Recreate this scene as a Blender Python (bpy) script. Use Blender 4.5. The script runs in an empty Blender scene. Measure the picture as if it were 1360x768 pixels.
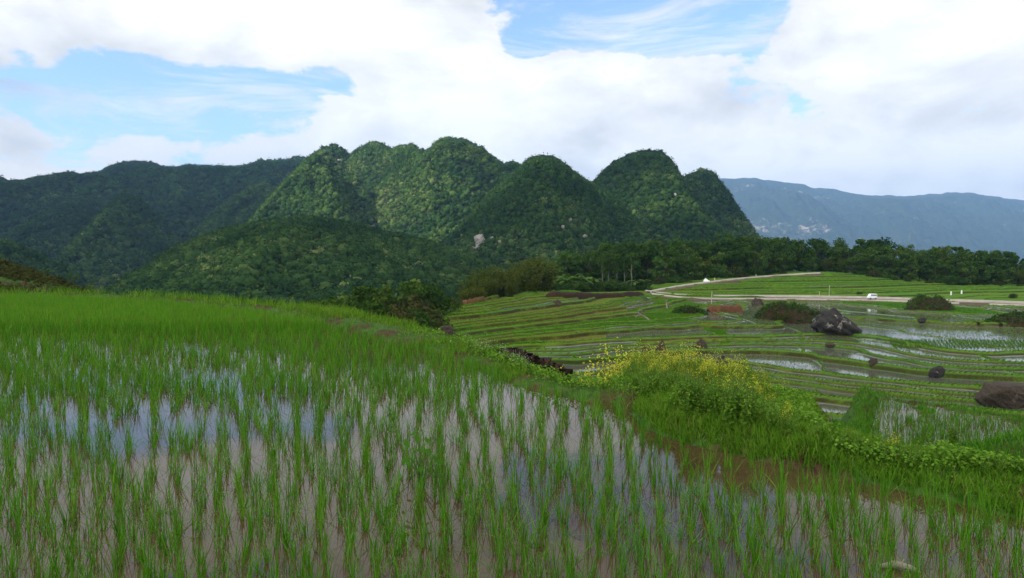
import bpy, math, random
import numpy as np
from mathutils import Vector

SC = bpy.context.scene
COL = SC.collection
rng = np.random.default_rng(7)
random.seed(7)
PI = math.pi

# ------------------------------------------------------------------ camera
F = 950.0
CAMH = 2.1
PITCH = math.radians(2.65)
cd = bpy.data.cameras.new('camera')
cam = bpy.data.objects.new('camera', cd)
COL.objects.link(cam)
cam.location = (0, 0, CAMH)
cam.rotation_euler = (math.radians(90) - PITCH, 0, 0)
cd.sensor_width = 36
cd.lens = F / 1360 * 36
cd.clip_start = 0.05
cd.clip_end = 30000
SC.camera = cam
CP, SP = math.cos(PITCH), math.sin(PITCH)

SC.render.engine = 'CYCLES'
SC.view_settings.view_transform = 'Standard'
SC.view_settings.look = 'None'
SC.view_settings.gamma = 1
SC.view_settings.use_curve_mapping = False
SC.view_settings.exposure = 0.64
SC.cycles.use_denoising = True
try:
    SC.cycles.denoiser = 'OPENIMAGEDENOISE'
except Exception:
    pass
SC.cycles.max_bounces = 5
SC.cycles.diffuse_bounces = 2
SC.cycles.glossy_bounces = 2
SC.cycles.transmission_bounces = 3
SC.cycles.volume_bounces = 0
SC.cycles.transparent_max_bounces = 4
SC.cycles.use_adaptive_sampling = True

# ------------------------------------------------------------------ node helpers
class NT:
    def __init__(s, tree):
        s.t = tree; s.n = tree.nodes; s.l = tree.links
    def set(s, sock, v):
        if hasattr(v, 'is_linked') or isinstance(v, bpy.types.NodeSocket):
            s.l.new(v, sock)
        elif v is not None:
            if isinstance(v, (tuple, list)) and len(v) == 3 and sock.type == 'RGBA':
                v = (*v, 1)
            sock.default_value = v
    def math(s, op, a, b=None, c=None, clamp=False):
        n = s.n.new('ShaderNodeMath'); n.operation = op; n.use_clamp = clamp
        s.set(n.inputs[0], a)
        if b is not None: s.set(n.inputs[1], b)
        if c is not None: s.set(n.inputs[2], c)
        return n.outputs[0]
    def mix(s, fac, a, b):
        n = s.n.new('ShaderNodeMix'); n.data_type = 'RGBA'
        s.set(n.inputs[0], fac); s.set(n.inputs[6], a); s.set(n.inputs[7], b)
        return n.outputs[2]
    def noise(s, vec, scale, detail=4, rough=0.55, dist=0.0):
        n = s.n.new('ShaderNodeTexNoise')
        if vec is not None: s.l.new(vec, n.inputs['Vector'])
        n.inputs['Scale'].default_value = scale; n.inputs['Detail'].default_value = detail
        n.inputs['Roughness'].default_value = rough; n.inputs['Distortion'].default_value = dist
        return n.outputs['Fac']
    def smooth(s, v, a, b, lo=0.0, hi=1.0):
        n = s.n.new('ShaderNodeMapRange'); n.interpolation_type = 'SMOOTHSTEP'
        s.set(n.inputs[0], v); n.inputs[1].default_value = a; n.inputs[2].default_value = b
        n.inputs[3].default_value = lo; n.inputs[4].default_value = hi
        return n.outputs[0]
    def attr(s, name):
        n = s.n.new('ShaderNodeAttribute'); n.attribute_name = name
        return n.outputs['Fac']
    def ramp(s, v, stops):
        n = s.n.new('ShaderNodeValToRGB')
        e = n.color_ramp.elements
        while len(e) < len(stops): e.new(0.5)
        for k, (p, c) in enumerate(stops):
            e[k].position = p; e[k].color = (*c, 1)
        s.set(n.inputs[0], v)
        return n.outputs[0]
    def pos(s):
        return s.n.new('ShaderNodeNewGeometry').outputs['Position']
    def obj(s):
        return s.n.new('ShaderNodeTexCoord').outputs['Object']
    def bump(s, h, strength=0.3, dist=0.1):
        n = s.n.new('ShaderNodeBump'); n.inputs['Strength'].default_value = strength
        n.inputs['Distance'].default_value = dist
        s.l.new(h, n.inputs['Height'])
        return n.outputs[0]

def new_mat(name):
    m = bpy.data.materials.new(name); m.use_nodes = True
    nt = NT(m.node_tree); nt.n.clear()
    out = nt.n.new('ShaderNodeOutputMaterial')
    return m, nt, out

def principled(nt, out, color, rough=0.8, spec=0.2, normal=None):
    b = nt.n.new('ShaderNodeBsdfPrincipled')
    nt.set(b.inputs['Base Color'], color); nt.set(b.inputs['Roughness'], rough)
    nt.set(b.inputs['Specular IOR Level'], spec)
    if normal is not None: nt.l.new(normal, b.inputs['Normal'])
    if out is not None: nt.l.new(b.outputs[0], out.inputs['Surface'])
    return b

def leaf_mat(name, stops, trans=0.3, obj_rand=0.0, gloss=0.05, browns=None):
    """foliage: diffuse + translucent, colour from the per-clump random attribute"""
    m, nt, out = new_mat(name)
    r = nt.attr('rnd')
    if obj_rand > 0:
        oi = nt.n.new('ShaderNodeObjectInfo').outputs['Random']
        r = nt.math('ADD', nt.math('MULTIPLY', r, 1 - obj_rand), nt.math('MULTIPLY', oi, obj_rand))
    c = nt.ramp(r, stops)
    d = nt.n.new('ShaderNodeBsdfDiffuse'); nt.set(d.inputs[0], c)
    t = nt.n.new('ShaderNodeBsdfTranslucent'); nt.set(t.inputs[0], c)
    mx = nt.n.new('ShaderNodeMixShader'); mx.inputs[0].default_value = trans
    nt.l.new(d.outputs[0], mx.inputs[1]); nt.l.new(t.outputs[0], mx.inputs[2])
    last = mx.outputs[0]
    if gloss > 0:
        g = nt.n.new('ShaderNodeBsdfGlossy'); g.inputs['Roughness'].default_value = 0.45
        g.inputs[0].default_value = (1, 1, 1, 1)
        m2 = nt.n.new('ShaderNodeMixShader'); m2.inputs[0].default_value = gloss
        nt.l.new(last, m2.inputs[1]); nt.l.new(g.outputs[0], m2.inputs[2]); last = m2.outputs[0]
    nt.l.new(last, out.inputs['Surface'])
    return m

# ------------------------------------------------------------------ sky
SUN_EL, SUN_AZ = 38.0, -118.0          # azimuth measured from +Y (the view) towards +X
sd = Vector((math.sin(math.radians(SUN_AZ)) * math.cos(math.radians(SUN_EL)),
             math.cos(math.radians(SUN_AZ)) * math.cos(math.radians(SUN_EL)), math.sin(math.radians(SUN_EL))))
w = bpy.data.worlds.new('World'); SC.world = w; w.use_nodes = True
nt = NT(w.node_tree); nt.n.clear()
wout = nt.n.new('ShaderNodeOutputWorld')
sky = nt.n.new('ShaderNodeTexSky'); sky.sky_type = 'NISHITA'; sky.sun_disc = False
sky.sun_elevation = math.radians(SUN_EL); sky.sun_rotation = math.radians(SUN_AZ)
sky.air_density = 1.0; sky.dust_density = 0.6; sky.ozone_density = 1.2
gen = nt.n.new('ShaderNodeTexCoord').outputs['Generated']
sep = nt.n.new('ShaderNodeSeparateXYZ'); nt.l.new(gen, sep.inputs[0])
X, Y_, Z = sep.outputs
az = nt.math('ARCTAN2', X, Y_)
el = nt.math('ARCSINE', Z)
cmb = nt.n.new('ShaderNodeCombineXYZ')
nt.l.new(X, cmb.inputs[0]); nt.l.new(Y_, cmb.inputs[1]); nt.l.new(nt.math('MULTIPLY', Z, 2.0), cmb.inputs[2])
n_big = nt.noise(cmb.outputs[0], 3.6, 10, 0.58, 0.25)
n_fine = nt.noise(cmb.outputs[0], 12.0, 8, 0.62, 0.5)
def azel(px, py):
    a = math.atan((px - 680) / F); e = math.atan((340 - py) / F * math.cos(a))
    return a, e
# broad weather: where the cloud cover opens and where it piles up (directions in the sky)
def weather(cells):
    acc = None
    for (px, py, rx, ry, amp) in cells:
        a, e = azel(px, py)
        da = nt.math('DIVIDE', nt.math('SUBTRACT', az, a), rx / F)
        de = nt.math('DIVIDE', nt.math('SUBTRACT', el, e), ry / F)
        q = nt.math('ADD', nt.math('MULTIPLY', da, da), nt.math('MULTIPLY', de, de))
        g = nt.math('MULTIPLY', nt.math('EXPONENT', nt.math('MULTIPLY', q, -1.0)), amp)
        acc = g if acc is None else nt.math('ADD', acc, g)
    return acc
cover = weather([(770, 25, 150, 55, -0.62), (960, 40, 130, 42, -0.55), (690, 70, 55, 26, -0.28),
                 (350, 112, 130, 26, -0.50), (455, 110, 40, 28, -0.22), (130, 128, 170, 22, -0.34), (230, 165, 120, 18, -0.25),
                 (1060, 140, 110, 26, -0.22), (560, 20, 120, 60, 0.35), (632, 75, 30, 34, 0.42), (800, 100, 120, 30, 0.42),
                 (600, 150, 200, 50, 0.35), (200, 45, 300, 40, 0.3), (1150, 220, 260, 45, 0.45), (1250, 60, 200, 70, 0.25)])
dens = nt.math('ADD', nt.math('ADD', 0.56, cover),
               nt.math('ADD', nt.math('MULTIPLY', nt.math('SUBTRACT', n_big, 0.5), 1.9), nt.math('MULTIPLY', nt.math('SUBTRACT', n_fine, 0.5), 0.95)))
cm2 = nt.n.new('ShaderNodeCombineXYZ')
nt.l.new(X, cm2.inputs[0]); nt.l.new(Y_, cm2.inputs[1]); nt.l.new(nt.math('MULTIPLY', Z, 5.5), cm2.inputs[2])
n_wisp = nt.noise(cm2.outputs[0], 4.5, 9, 0.66, 0.8)
alpha = nt.math('MAXIMUM', nt.smooth(dens, 0.32, 0.50, 0.04, 1.0), nt.smooth(n_wisp, 0.42, 0.70, 0.04, 0.8))
grey = weather([(10, 105, 90, 30, 0.55), (1230, 235, 200, 14, 0.14), (20, 195, 90, 20, 0.14), (700, 130, 120, 30, 0.08)])
n_sh = nt.noise(cmb.outputs[0], 5.0, 5, 0.5, 0.2)
shade = nt.math('ADD', nt.math('MULTIPLY', grey, 1.0), nt.smooth(nt.math('ADD', n_sh, nt.math('MULTIPLY', n_fine, 0.4)), 0.60, 0.90, 0.0, 0.42), clamp=True)
off = nt.n.new('ShaderNodeVectorMath'); off.operation = 'ADD'
nt.l.new(cmb.outputs[0], off.inputs[0]); off.inputs[1].default_value = (-0.03, -0.01, 0.07)
edge_light = nt.math('SUBTRACT', n_big, nt.noise(off.outputs[0], 3.6, 10, 0.58, 0.25))  # lit and shaded cloud edges painted into the sky colour
shade = nt.math('ADD', shade, nt.math('MULTIPLY', edge_light, -1.9), clamp=True)
ccol = nt.mix(shade, (1.0, 0.985, 0.96), (0.56, 0.58, 0.60))
ridge = nt.smooth(dens, 0.55, 0.95, 0.0, 0.10)
skyc = nt.n.new('ShaderNodeVectorMath'); skyc.operation = 'MULTIPLY'
nt.l.new(sky.outputs[0], skyc.inputs[0]); skyc.inputs[1].default_value = (1.12, 1.26, 1.46)
bg1 = nt.n.new('ShaderNodeBackground'); nt.l.new(skyc.outputs[0], bg1.inputs[0]); bg1.inputs[1].default_value = 0.13
bg2 = nt.n.new('ShaderNodeBackground'); nt.l.new(ccol, bg2.inputs[0])
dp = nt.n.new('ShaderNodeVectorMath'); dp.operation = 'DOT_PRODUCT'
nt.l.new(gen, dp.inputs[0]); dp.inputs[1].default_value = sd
sun_fill = nt.smooth(dp.outputs['Value'], 0.25, 1.0, 0.0, 1.6)  # extra brightness added to the unseen sky near the sun, lifts ambient light
nt.l.new(nt.math('ADD', nt.math('ADD', 0.79, ridge), sun_fill), bg2.inputs[1])
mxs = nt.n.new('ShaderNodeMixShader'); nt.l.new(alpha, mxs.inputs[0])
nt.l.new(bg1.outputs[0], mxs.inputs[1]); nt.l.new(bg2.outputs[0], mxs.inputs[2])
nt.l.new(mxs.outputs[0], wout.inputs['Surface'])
w.cycles.sampling_method = 'MANUAL'; w.cycles.sample_map_resolution = 512

sl = bpy.data.lights.new('sun', 'SUN'); sl.energy = 5.0; sl.angle = math.radians(2.5); sl.color = (1.0, 0.94, 0.84)
so = bpy.data.objects.new('sun', sl); COL.objects.link(so)
so.rotation_euler = sd.to_track_quat('Z', 'Y').to_euler()

# ------------------------------------------------------------------ geometry helpers
def ray(px, py):
    dx = (np.asarray(px, float) - 680) / F; dy = -(np.asarray(py, float) - 384) / F
    return dx, CP + dy * SP, -SP + dy * CP
def at(px, py, Y):
    dx, fy, fz = ray(px, py); t = Y / fy
    return np.stack(np.broadcast_arrays(dx * t, Y + 0 * dx, CAMH + fz * t), -1)
def on_z(px, py, z):
    dx, fy, fz = ray(px, py); t = (z - CAMH) / fz
    return np.stack(np.broadcast_arrays(dx * t, fy * t, z + 0 * t), -1)

def mesh_np(name, V, faces, mats=None, attrs=None, smooth=False, fmat=None):
    """V (n,3); faces: list of (m,k) int arrays"""
    me = bpy.data.meshes.new(name)
    V = np.ascontiguousarray(V, dtype=np.float32)
    faces = [f for f in faces if len(f)]
    nl = sum(f.size for f in faces); nf = sum(len(f) for f in faces)
    me.vertices.add(len(V)); me.vertices.foreach_set('co', V.ravel())
    me.loops.add(nl); me.polygons.add(nf)
    me.loops.foreach_set('vertex_index', np.concatenate([f.ravel() for f in faces]).astype(np.int32))
    tot = np.concatenate([np.full(len(f), f.shape[1], np.int32) for f in faces])
    st = np.zeros(nf, np.int32); st[1:] = np.cumsum(tot)[:-1]
    me.polygons.foreach_set('loop_start', st)
    try:
        me.polygons.foreach_set('loop_total', tot)
    except Exception:
        pass
    if smooth:
        me.polygons.foreach_set('use_smooth', np.ones(nf, bool))
    for m in (mats or []): me.materials.append(m)
    if fmat is not None: me.polygons.foreach_set('material_index', np.asarray(fmat, np.int32))
    for k, a in (attrs or {}).items():
        at_ = me.attributes.new(k, 'FLOAT', 'POINT'); at_.data.foreach_set('value', np.ascontiguousarray(a, np.float32))
    me.update(calc_edges=True); me.validate()
    return me

def add(name, me, parent=None, loc=(0, 0, 0), rotz=0.0, scale=1.0):
    o = bpy.data.objects.new(name, me); COL.objects.link(o)
    o.location = loc; o.rotation_euler = (0, 0, rotz)
    o.scale = (scale,) * 3 if not isinstance(scale, (tuple, list)) else scale
    if parent: o.parent = parent
    return o
def tag(o, label, cat, group=None):
    o['label'] = label; o['category'] = cat
    if group: o['group'] = group
    return o
def structure(o):
    o['kind'] = 'structure'; return o
def stuff(o, label, cat):
    o['kind'] = 'stuff'; o['label'] = label; o['category'] = cat; return o
def thing(name, label, cat, loc, rotz=0.0, scale=1.0, group=None):
    return tag(add(name, None, None, loc, rotz, scale), label, cat, group)

def grid_faces(nr, nc):
    i = np.arange(nr - 1)[:, None] * nc + np.arange(nc - 1)[None]
    return np.stack([i, i + 1, i + nc + 1, i + nc], -1).reshape(-1, 4)

def vnoise(x, y, seed=0):
    x = np.asarray(x, float); y = np.asarray(y, float)
    xi = np.floor(x).astype(np.int64); yi = np.floor(y).astype(np.int64)
    fx = x - xi; fy = y - yi
    fx = fx * fx * (3 - 2 * fx); fy = fy * fy * (3 - 2 * fy)
    def h(a, b):
        n = (a * 374761393 + b * 668265263 + seed * 974634777) & 0x7fffffff
        n = ((n ^ (n >> 13)) * 1274126177) & 0x7fffffff
        return ((n ^ (n >> 16)) & 0xffff) / 65535.0
    a = h(xi, yi); b = h(xi + 1, yi); c = h(xi, yi + 1); d = h(xi + 1, yi + 1)
    return (a * (1 - fx) + b * fx) * (1 - fy) + (c * (1 - fx) + d * fx) * fy
def fbm(x, y, seed=0, octv=4):
    s = 0; a = 0.5; t = 0
    for k in range(octv):
        s = s + a * vnoise(x * 2 ** k, y * 2 ** k, seed + k); t += a; a *= 0.5
    return s / t
def hash1(a, seed=0):
    n = (np.asarray(a, np.int64) * 374761393 + seed * 668265263) & 0x7fffffff
    n = ((n ^ (n >> 13)) * 1274126177) & 0x7fffffff
    return ((n ^ (n >> 16)) & 0xffff) / 65535.0

def blades(base, az, lean, bend, length, width, S=2, rnd=None):
    """grass blades: strips that lean and bend over. returns V, F, rnd"""
    n = len(base); t = np.linspace(0, 1, S + 1)
    az = np.broadcast_to(az, n); lean = np.broadcast_to(lean, n); bend = np.broadcast_to(bend, n)
    length = np.broadcast_to(length, n); width = np.broadcast_to(width, n)
    ang = lean[:, None] + bend[:, None] * t[None]
    seg = length[:, None] / S
    h = np.concatenate([np.zeros((n, 1)), np.cumsum(np.sin((ang[:, 1:] + ang[:, :-1]) / 2) * seg, 1)], 1)
    v = np.concatenate([np.zeros((n, 1)), np.cumsum(np.cos((ang[:, 1:] + ang[:, :-1]) / 2) * seg, 1)], 1)
    C = np.stack([base[:, 0, None] + np.cos(az)[:, None] * h, base[:, 1, None] + np.sin(az)[:, None] * h, base[:, 2, None] + v], -1)
    tw = rng.uniform(-0.9, 0.9, n)
    pa = az + PI / 2 + tw
    P = np.stack([np.cos(pa), np.sin(pa), 0 * pa], -1)
    wt = width[:, None] * np.where(t < 0.3, 0.75 + t * 0.8, 1.0 - (t - 0.3) / 0.7 * 0.92)[None]
    L = C - P[:, None] * wt[..., None] / 2; R = C + P[:, None] * wt[..., None] / 2
    V = np.stack([L, R], 2).reshape(-1, 3)
    b = (np.arange(n) * 2 * (S + 1))[:, None, None]
    k = np.arange(S)[None, :, None]
    Fq = (b + 2 * k + np.array([0, 1, 3, 2])[None, None]).reshape(-1, 4)
    if rnd is None: rnd = rng.random(n)
    return V, Fq, np.repeat(rnd, 2 * (S + 1))

def leaves(P, N, size, rnd=None, aspect=0.7):
    """rhombic leaf faces centred at P facing N"""
    n = len(P)
    N = N / (np.linalg.norm(N, axis=1, keepdims=True) + 1e-9)
    r = rng.normal(size=(n, 3)); A = np.cross(N, r); A /= (np.linalg.norm(A, axis=1, keepdims=True) + 1e-9)
    B = np.cross(N, A)
    size = np.broadcast_to(size, n)[:, None]
    V = np.stack([P - A * size, P - B * size * aspect + N * size * 0.15, P + A * size, P + B * size * aspect + N * size * 0.15], 1).reshape(-1, 3)
    Fq = (np.arange(n)[:, None] * 4 + np.arange(4)[None])
    if rnd is None: rnd = rng.random(n)
    return V, Fq, np.repeat(rnd, 4)

def tube(pts, rad, k=6):
    pts = np.asarray(pts, float); n = len(pts)
    rad = np.broadcast_to(rad, n)
    T = np.gradient(pts, axis=0); T /= np.linalg.norm(T, axis=1, keepdims=True) + 1e-9
    ref = np.array([0.31, 0.95, 0.05]) if abs(T[:, 2]).mean() > 0.6 else np.array([0, 0, 1.0])
    A = np.cross(T, ref); A /= np.linalg.norm(A, axis=1, keepdims=True) + 1e-9
    B = np.cross(T, A)
    th = np.arange(k) / k * 2 * PI
    V = (pts[:, None] + rad[:, None, None] * (np.cos(th)[None, :, None] * A[:, None] + np.sin(th)[None, :, None] * B[:, None])).reshape(-1, 3)
    f = []
    for i in range(n - 1):
        for j in range(k):
            f.append((i * k + j, i * k + (j + 1) % k, (i + 1) * k + (j + 1) % k, (i + 1) * k + j))
    return V, np.array(f)

class Acc:
    """collects pieces that form ONE mesh"""
    def __init__(s): s.V = []; s.F = {}; s.R = []; s.n = 0
    def add(s, V, Fq, R=None):
        Fq = np.asarray(Fq); s.F.setdefault(Fq.shape[1], []).append(Fq + s.n)
        s.V.append(V); s.R.append(np.full(len(V), 0.5) if R is None else np.broadcast_to(R, len(V))); s.n += len(V)
    def mesh(s, name, mats, smooth=False, extra=None):
        return mesh_np(name, np.concatenate(s.V), [np.concatenate(f) for f in s.F.values()], mats, {'rnd': np.concatenate(s.R)}, smooth)

def ico(sub):
    import bmesh
    bm = bmesh.new(); bmesh.ops.create_icosphere(bm, subdivisions=sub, radius=1.0)
    V = np.array([v.co[:] for v in bm.verts]); Fq = np.array([[v.index for v in f.verts] for f in bm.faces]); bm.free()
    return V, Fq
ICO1, ICO2, ICO3, ICO4 = ico(1), ico(2), ico(3), ico(5)

def interp(pts, x):
    p = np.asarray(pts, float); return np.interp(x, p[:, 0], p[:, 1])

# ------------------------------------------------------------------ materials
def ground_mat():
    m, nt, out = new_mat('soil_and_grass')
    p = nt.pos()
    n1 = nt.noise(p, 0.9, 6, 0.6); n2 = nt.noise(p, 7.0, 5, 0.6); n3 = nt.noise(p, 0.25, 3)
    g = nt.ramp(n2, [(0.3, (0.020, 0.045, 0.008)), (0.55, (0.045, 0.10, 0.014)), (0.8, (0.085, 0.13, 0.03))])
    s = nt.ramp(n2, [(0.3, (0.028, 0.016, 0.008)), (0.7, (0.080, 0.046, 0.024))])
    k = nt.smooth(nt.math('ADD', n1, nt.math('MULTIPLY', n2, 0.3)), 0.62, 0.74)
    c = nt.mix(k, g, s)
    principled(nt, out, c, 0.95, 0.1, nt.bump(n2, 0.6, 0.1))
    return m
M_GROUND = ground_mat()

def terrace_mat():
    m, nt, out = new_mat('terraces')
    p = nt.pos()
    wet = nt.attr('wet'); soil = nt.attr('soil'); tone = nt.attr('tone'); bund = nt.attr('bund')
    n1 = nt.noise(p, 0.35, 5, 0.6); n2 = nt.noise(p, 2.2, 5, 0.65)
    mix_t = nt.math('ADD', nt.math('MULTIPLY', tone, 0.7), nt.math('MULTIPLY', n1, 0.3))
    field = nt.ramp(mix_t, [(0.15, (0.048, 0.140, 0.009)), (0.38, (0.078, 0.148, 0.011)), (0.60, (0.105, 0.130, 0.016)), (0.85, (0.115, 0.100, 0.022))])
    field = nt.mix(nt.smooth(n2, 0.45, 0.75, 0, 0.4), field, (0.065, 0.05, 0.018))
    gb = nt.ramp(n2, [(0.3, (0.045, 0.112, 0.007)), (0.7, (0.095, 0.20, 0.013))])
    sl = nt.ramp(n2, [(0.3, (0.010, 0.009, 0.004)), (0.6, (0.030, 0.020, 0.009)), (0.8, (0.022, 0.036, 0.008))])  # riser soil, darkened so the colour also carries the risers' shade
    c = nt.mix(bund, field, gb)
    soil_shade = nt.math('MULTIPLY', soil, nt.smooth(nt.math('ADD', n1, nt.math('MULTIPLY', n2, 0.25)), 0.38, 0.66, 0.05, 0.85))
    c = nt.mix(soil_shade, c, sl)
    b1 = principled(nt, None, c, 0.95, 0.05, nt.bump(n2, 0.5, 0.1))
    b2 = principled(nt, None, (0.075, 0.072, 0.06), 0.09, 0.5); b2.inputs['IOR'].default_value = 1.33
    mx = nt.n.new('ShaderNodeMixShader')
    nt.l.new(wet, mx.inputs[0]); nt.l.new(b1.outputs[0], mx.inputs[1]); nt.l.new(b2.outputs[0], mx.inputs[2])
    nt.l.new(mx.outputs[0], out.inputs['Surface'])
    return m
M_TERR = terrace_mat()

def water_mat():
    m, nt, out = new_mat('muddy_water')
    p = nt.pos()
    n1 = nt.noise(p, 0.5, 4, 0.6); n2 = nt.noise(p, 3.5, 3, 0.5)
    c = nt.ramp(n1, [(0.3, (0.042, 0.027, 0.012)), (0.7, (0.072, 0.046, 0.022))])
    b = principled(nt, out, c, 0.04, 0.30, nt.bump(n2, 0.06, 0.02)); b.inputs['IOR'].default_value = 1.33
    return m
M_WATER = water_mat()

def hill_mat(name, a, b, scale):
    m, nt, out = new_mat(name)
    p = nt.pos(); n1 = nt.noise(p, scale, 6, 0.65); n2 = nt.noise(p, scale * 0.12, 4, 0.5)
    c = nt.mix(nt.math('MULTIPLY', nt.math('ADD', n1, n2), 0.5), a, b)
    principled(nt, out, c, 1.0, 0.0, nt.bump(n1, 0.9, 1.5 / scale * 0.2))
    return m
M_HILL = hill_mat('forest_floor', (0.012, 0.022, 0.010), (0.03, 0.045, 0.018), 0.15)

def far_mat():
    m, nt, out = new_mat('far_range')
    p = nt.pos()
    n1 = nt.noise(p, 0.007, 8, 0.68); n2 = nt.noise(p, 0.0014, 5, 0.6, 0.6); n3 = nt.noise(p, 0.028, 4, 0.7)
    c = nt.mix(n1, (0.008, 0.016, 0.010), (0.035, 0.05, 0.022))
    c = nt.mix(nt.smooth(nt.math('ADD', nt.math('MULTIPLY', n2, 0.7), nt.math('MULTIPLY', n3, 0.35)), 0.60, 0.70), c, (0.26, 0.22, 0.17))
    principled(nt, out, c, 1.0, 0.0, nt.bump(n1, 1.0, 30.0))
    return m
M_FAR = far_mat()

M_CANOPY = leaf_mat('forest_leaves', [(0.0, (0.014, 0.036, 0.012)), (0.45, (0.030, 0.066, 0.016)), (0.8, (0.075, 0.120, 0.030)), (1.0, (0.16, 0.185, 0.07))], 0.2, 0, 0.0)
M_TREE = leaf_mat('tree_leaves', [(0.0, (0.016, 0.040, 0.008)), (0.5, (0.042, 0.088, 0.014)), (1.0, (0.100, 0.145, 0.026))], 0.25, 0.45, 0.0)
M_BAMBOO = leaf_mat('bamboo_leaves', [(0.0, (0.028, 0.046, 0.008)), (0.5, (0.062, 0.084, 0.012)), (1.0, (0.110, 0.118, 0.024))], 0.25, 0.4, 0.0)
M_LIGHTLEAF = leaf_mat('pale_leaves', [(0.0, (0.030, 0.075, 0.014)), (0.5, (0.065, 0.13, 0.022)), (1.0, (0.13, 0.18, 0.045))], 0.3, 0.3, 0.0)
M_BUSH = leaf_mat('bush_leaves', [(0.0, (0.018, 0.045, 0.008)), (0.5, (0.040, 0.085, 0.014)), (1.0, (0.09, 0.13, 0.03))], 0.25, 0.35, 0.0)
M_SCRUB = leaf_mat('scrub_leaves', [(0.0, (0.020, 0.026, 0.008)), (0.5, (0.050, 0.062, 0.016)), (0.85, (0.06, 0.04, 0.018)), (1.0, (0.10, 0.09, 0.03))], 0.2, 0.3, 0.0)
M_RICE = leaf_mat('rice_leaves', [(0.0, (0.032, 0.110, 0.004)), (0.4, (0.060, 0.200, 0.006)), (0.8, (0.105, 0.27, 0.010)), (0.93, (0.15, 0.29, 0.018)), (0.96, (0.16, 0.11, 0.035)), (1.0, (0.12, 0.07, 0.025))], 0.35, 0, 0.008)
M_FIELD = leaf_mat('terrace_rice_leaves', [(0.0, (0.028, 0.085, 0.006)), (0.4, (0.055, 0.150, 0.008)), (0.75, (0.098, 0.185, 0.014)), (1.0, (0.14, 0.17, 0.03))], 0.3, 0, 0.0)
M_GRASS = leaf_mat('bund_grass', [(0.0, (0.035, 0.10, 0.008)), (0.5, (0.085, 0.20, 0.012)), (0.85, (0.14, 0.26, 0.022)), (1.0, (0.20, 0.18, 0.06))], 0.3, 0, 0.0)
M_WEED = leaf_mat('weed_leaves', [(0.0, (0.040, 0.12, 0.012)), (0.5, (0.105, 0.225, 0.022)), (1.0, (0.20, 0.32, 0.04))], 0.3, 0.25, 0.0)
M_FLOWER = leaf_mat('yellow_petals', [(0.0, (0.38, 0.36, 0.02)), (1.0, (0.56, 0.56, 0.06))], 0.3, 0, 0.0)
M_WHITEFL = leaf_mat('white_petals', [(0.0, (0.55, 0.60, 0.50)), (1.0, (0.75, 0.78, 0.70))], 0.2, 0, 0.0)
M_STEM = leaf_mat('green_stems', [(0.0, (0.05, 0.10, 0.02)), (1.0, (0.09, 0.15, 0.04))], 0.0, 0, 0.0)

def bark_mat(name, a, b):
    m, nt, out = new_mat(name)
    n = nt.noise(nt.obj(), 3.0, 6, 0.7)
    principled(nt, out, nt.mix(n, a, b), 0.9, 0.1, nt.bump(n, 0.5, 0.05)); return m
M_BARK = bark_mat('dark_bark', (0.04, 0.03, 0.02), (0.11, 0.085, 0.06))
M_PALEBARK = bark_mat('pale_bark', (0.10, 0.095, 0.075), (0.20, 0.185, 0.155))
M_DEADWOOD = bark_mat('dead_wood', (0.12, 0.10, 0.075), (0.30, 0.26, 0.20))

def rock_mat(name, dark, light, streak, k0=0.6, k1=0.7, sc=1.2):
    m, nt, out = new_mat(name)
    o = nt.obj()
    n1 = nt.noise(o, sc, 8, 0.7); n2 = nt.noise(o, sc * 4, 6, 0.7); n3 = nt.noise(o, sc * 0.6, 4, 0.6, 1.2)
    c = nt.mix(n2, dark, light)
    c = nt.mix(nt.smooth(nt.math('ADD', nt.math('MULTIPLY', n3, 0.6), nt.math('MULTIPLY', n2, 0.4)), k0, k1), c, streak)
    principled(nt, out, c, 0.9, 0.2, nt.bump(nt.math('ADD', n1, n2), 0.9, 0.25)); return m
M_ROCK = rock_mat('black_limestone', (0.012, 0.012, 0.011), (0.055, 0.05, 0.043), (0.30, 0.27, 0.23), 0.535, 0.60, 0.7)
M_ROCKB = rock_mat('brown_rock', (0.022, 0.018, 0.014), (0.10, 0.075, 0.05), (0.24, 0.18, 0.12), 0.55, 0.72, 1.0)
M_LIME = rock_mat('pale_limestone', (0.16, 0.15, 0.14), (0.42, 0.38, 0.34), (0.05, 0.055, 0.035), 0.50, 0.58, 0.35)
M_EARTH = rock_mat('dark_earth', (0.022, 0.012, 0.006), (0.075, 0.04, 0.020), (0.05, 0.06, 0.018), 0.56, 0.7, 1.5)
M_ORANGE = rock_mat('orange_earth', (0.10, 0.045, 0.018), (0.20, 0.09, 0.038), (0.07, 0.07, 0.025), 0.62, 0.72, 1.2)

def simple(name, col, rough=0.6, var=0.15, sc=4.0, spec=0.3):
    m, nt, out = new_mat(name)
    n = nt.noise(nt.obj(), sc, 5, 0.6)
    c = nt.mix(n, tuple(x * (1 - var) for x in col), tuple(min(1, x * (1 + var)) for x in col))
    principled(nt, out, c, rough, spec); return m
M_ROAD = simple('pale_concrete', (0.36, 0.32, 0.26), 0.9, 0.35, 0.6)
M_VERGE = simple('road_verge_earth', (0.10, 0.075, 0.045), 0.95, 0.5, 0.8)
M_WHITE = simple('white_paint', (0.80, 0.80, 0.80), 0.4, 0.04, 2)
M_GLASS = simple('dark_glass', (0.02, 0.025, 0.03), 0.1, 0.1, 2, 0.5)
M_TYRE = simple('black_rubber', (0.02, 0.02, 0.02), 0.85, 0.2)
M_POST = simple('pale_wood_post', (0.40, 0.37, 0.28), 0.85, 0.25, 6)
M_CLOTH = simple('white_cover_sheet', (0.75, 0.75, 0.74), 0.8, 0.08, 3)

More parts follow.
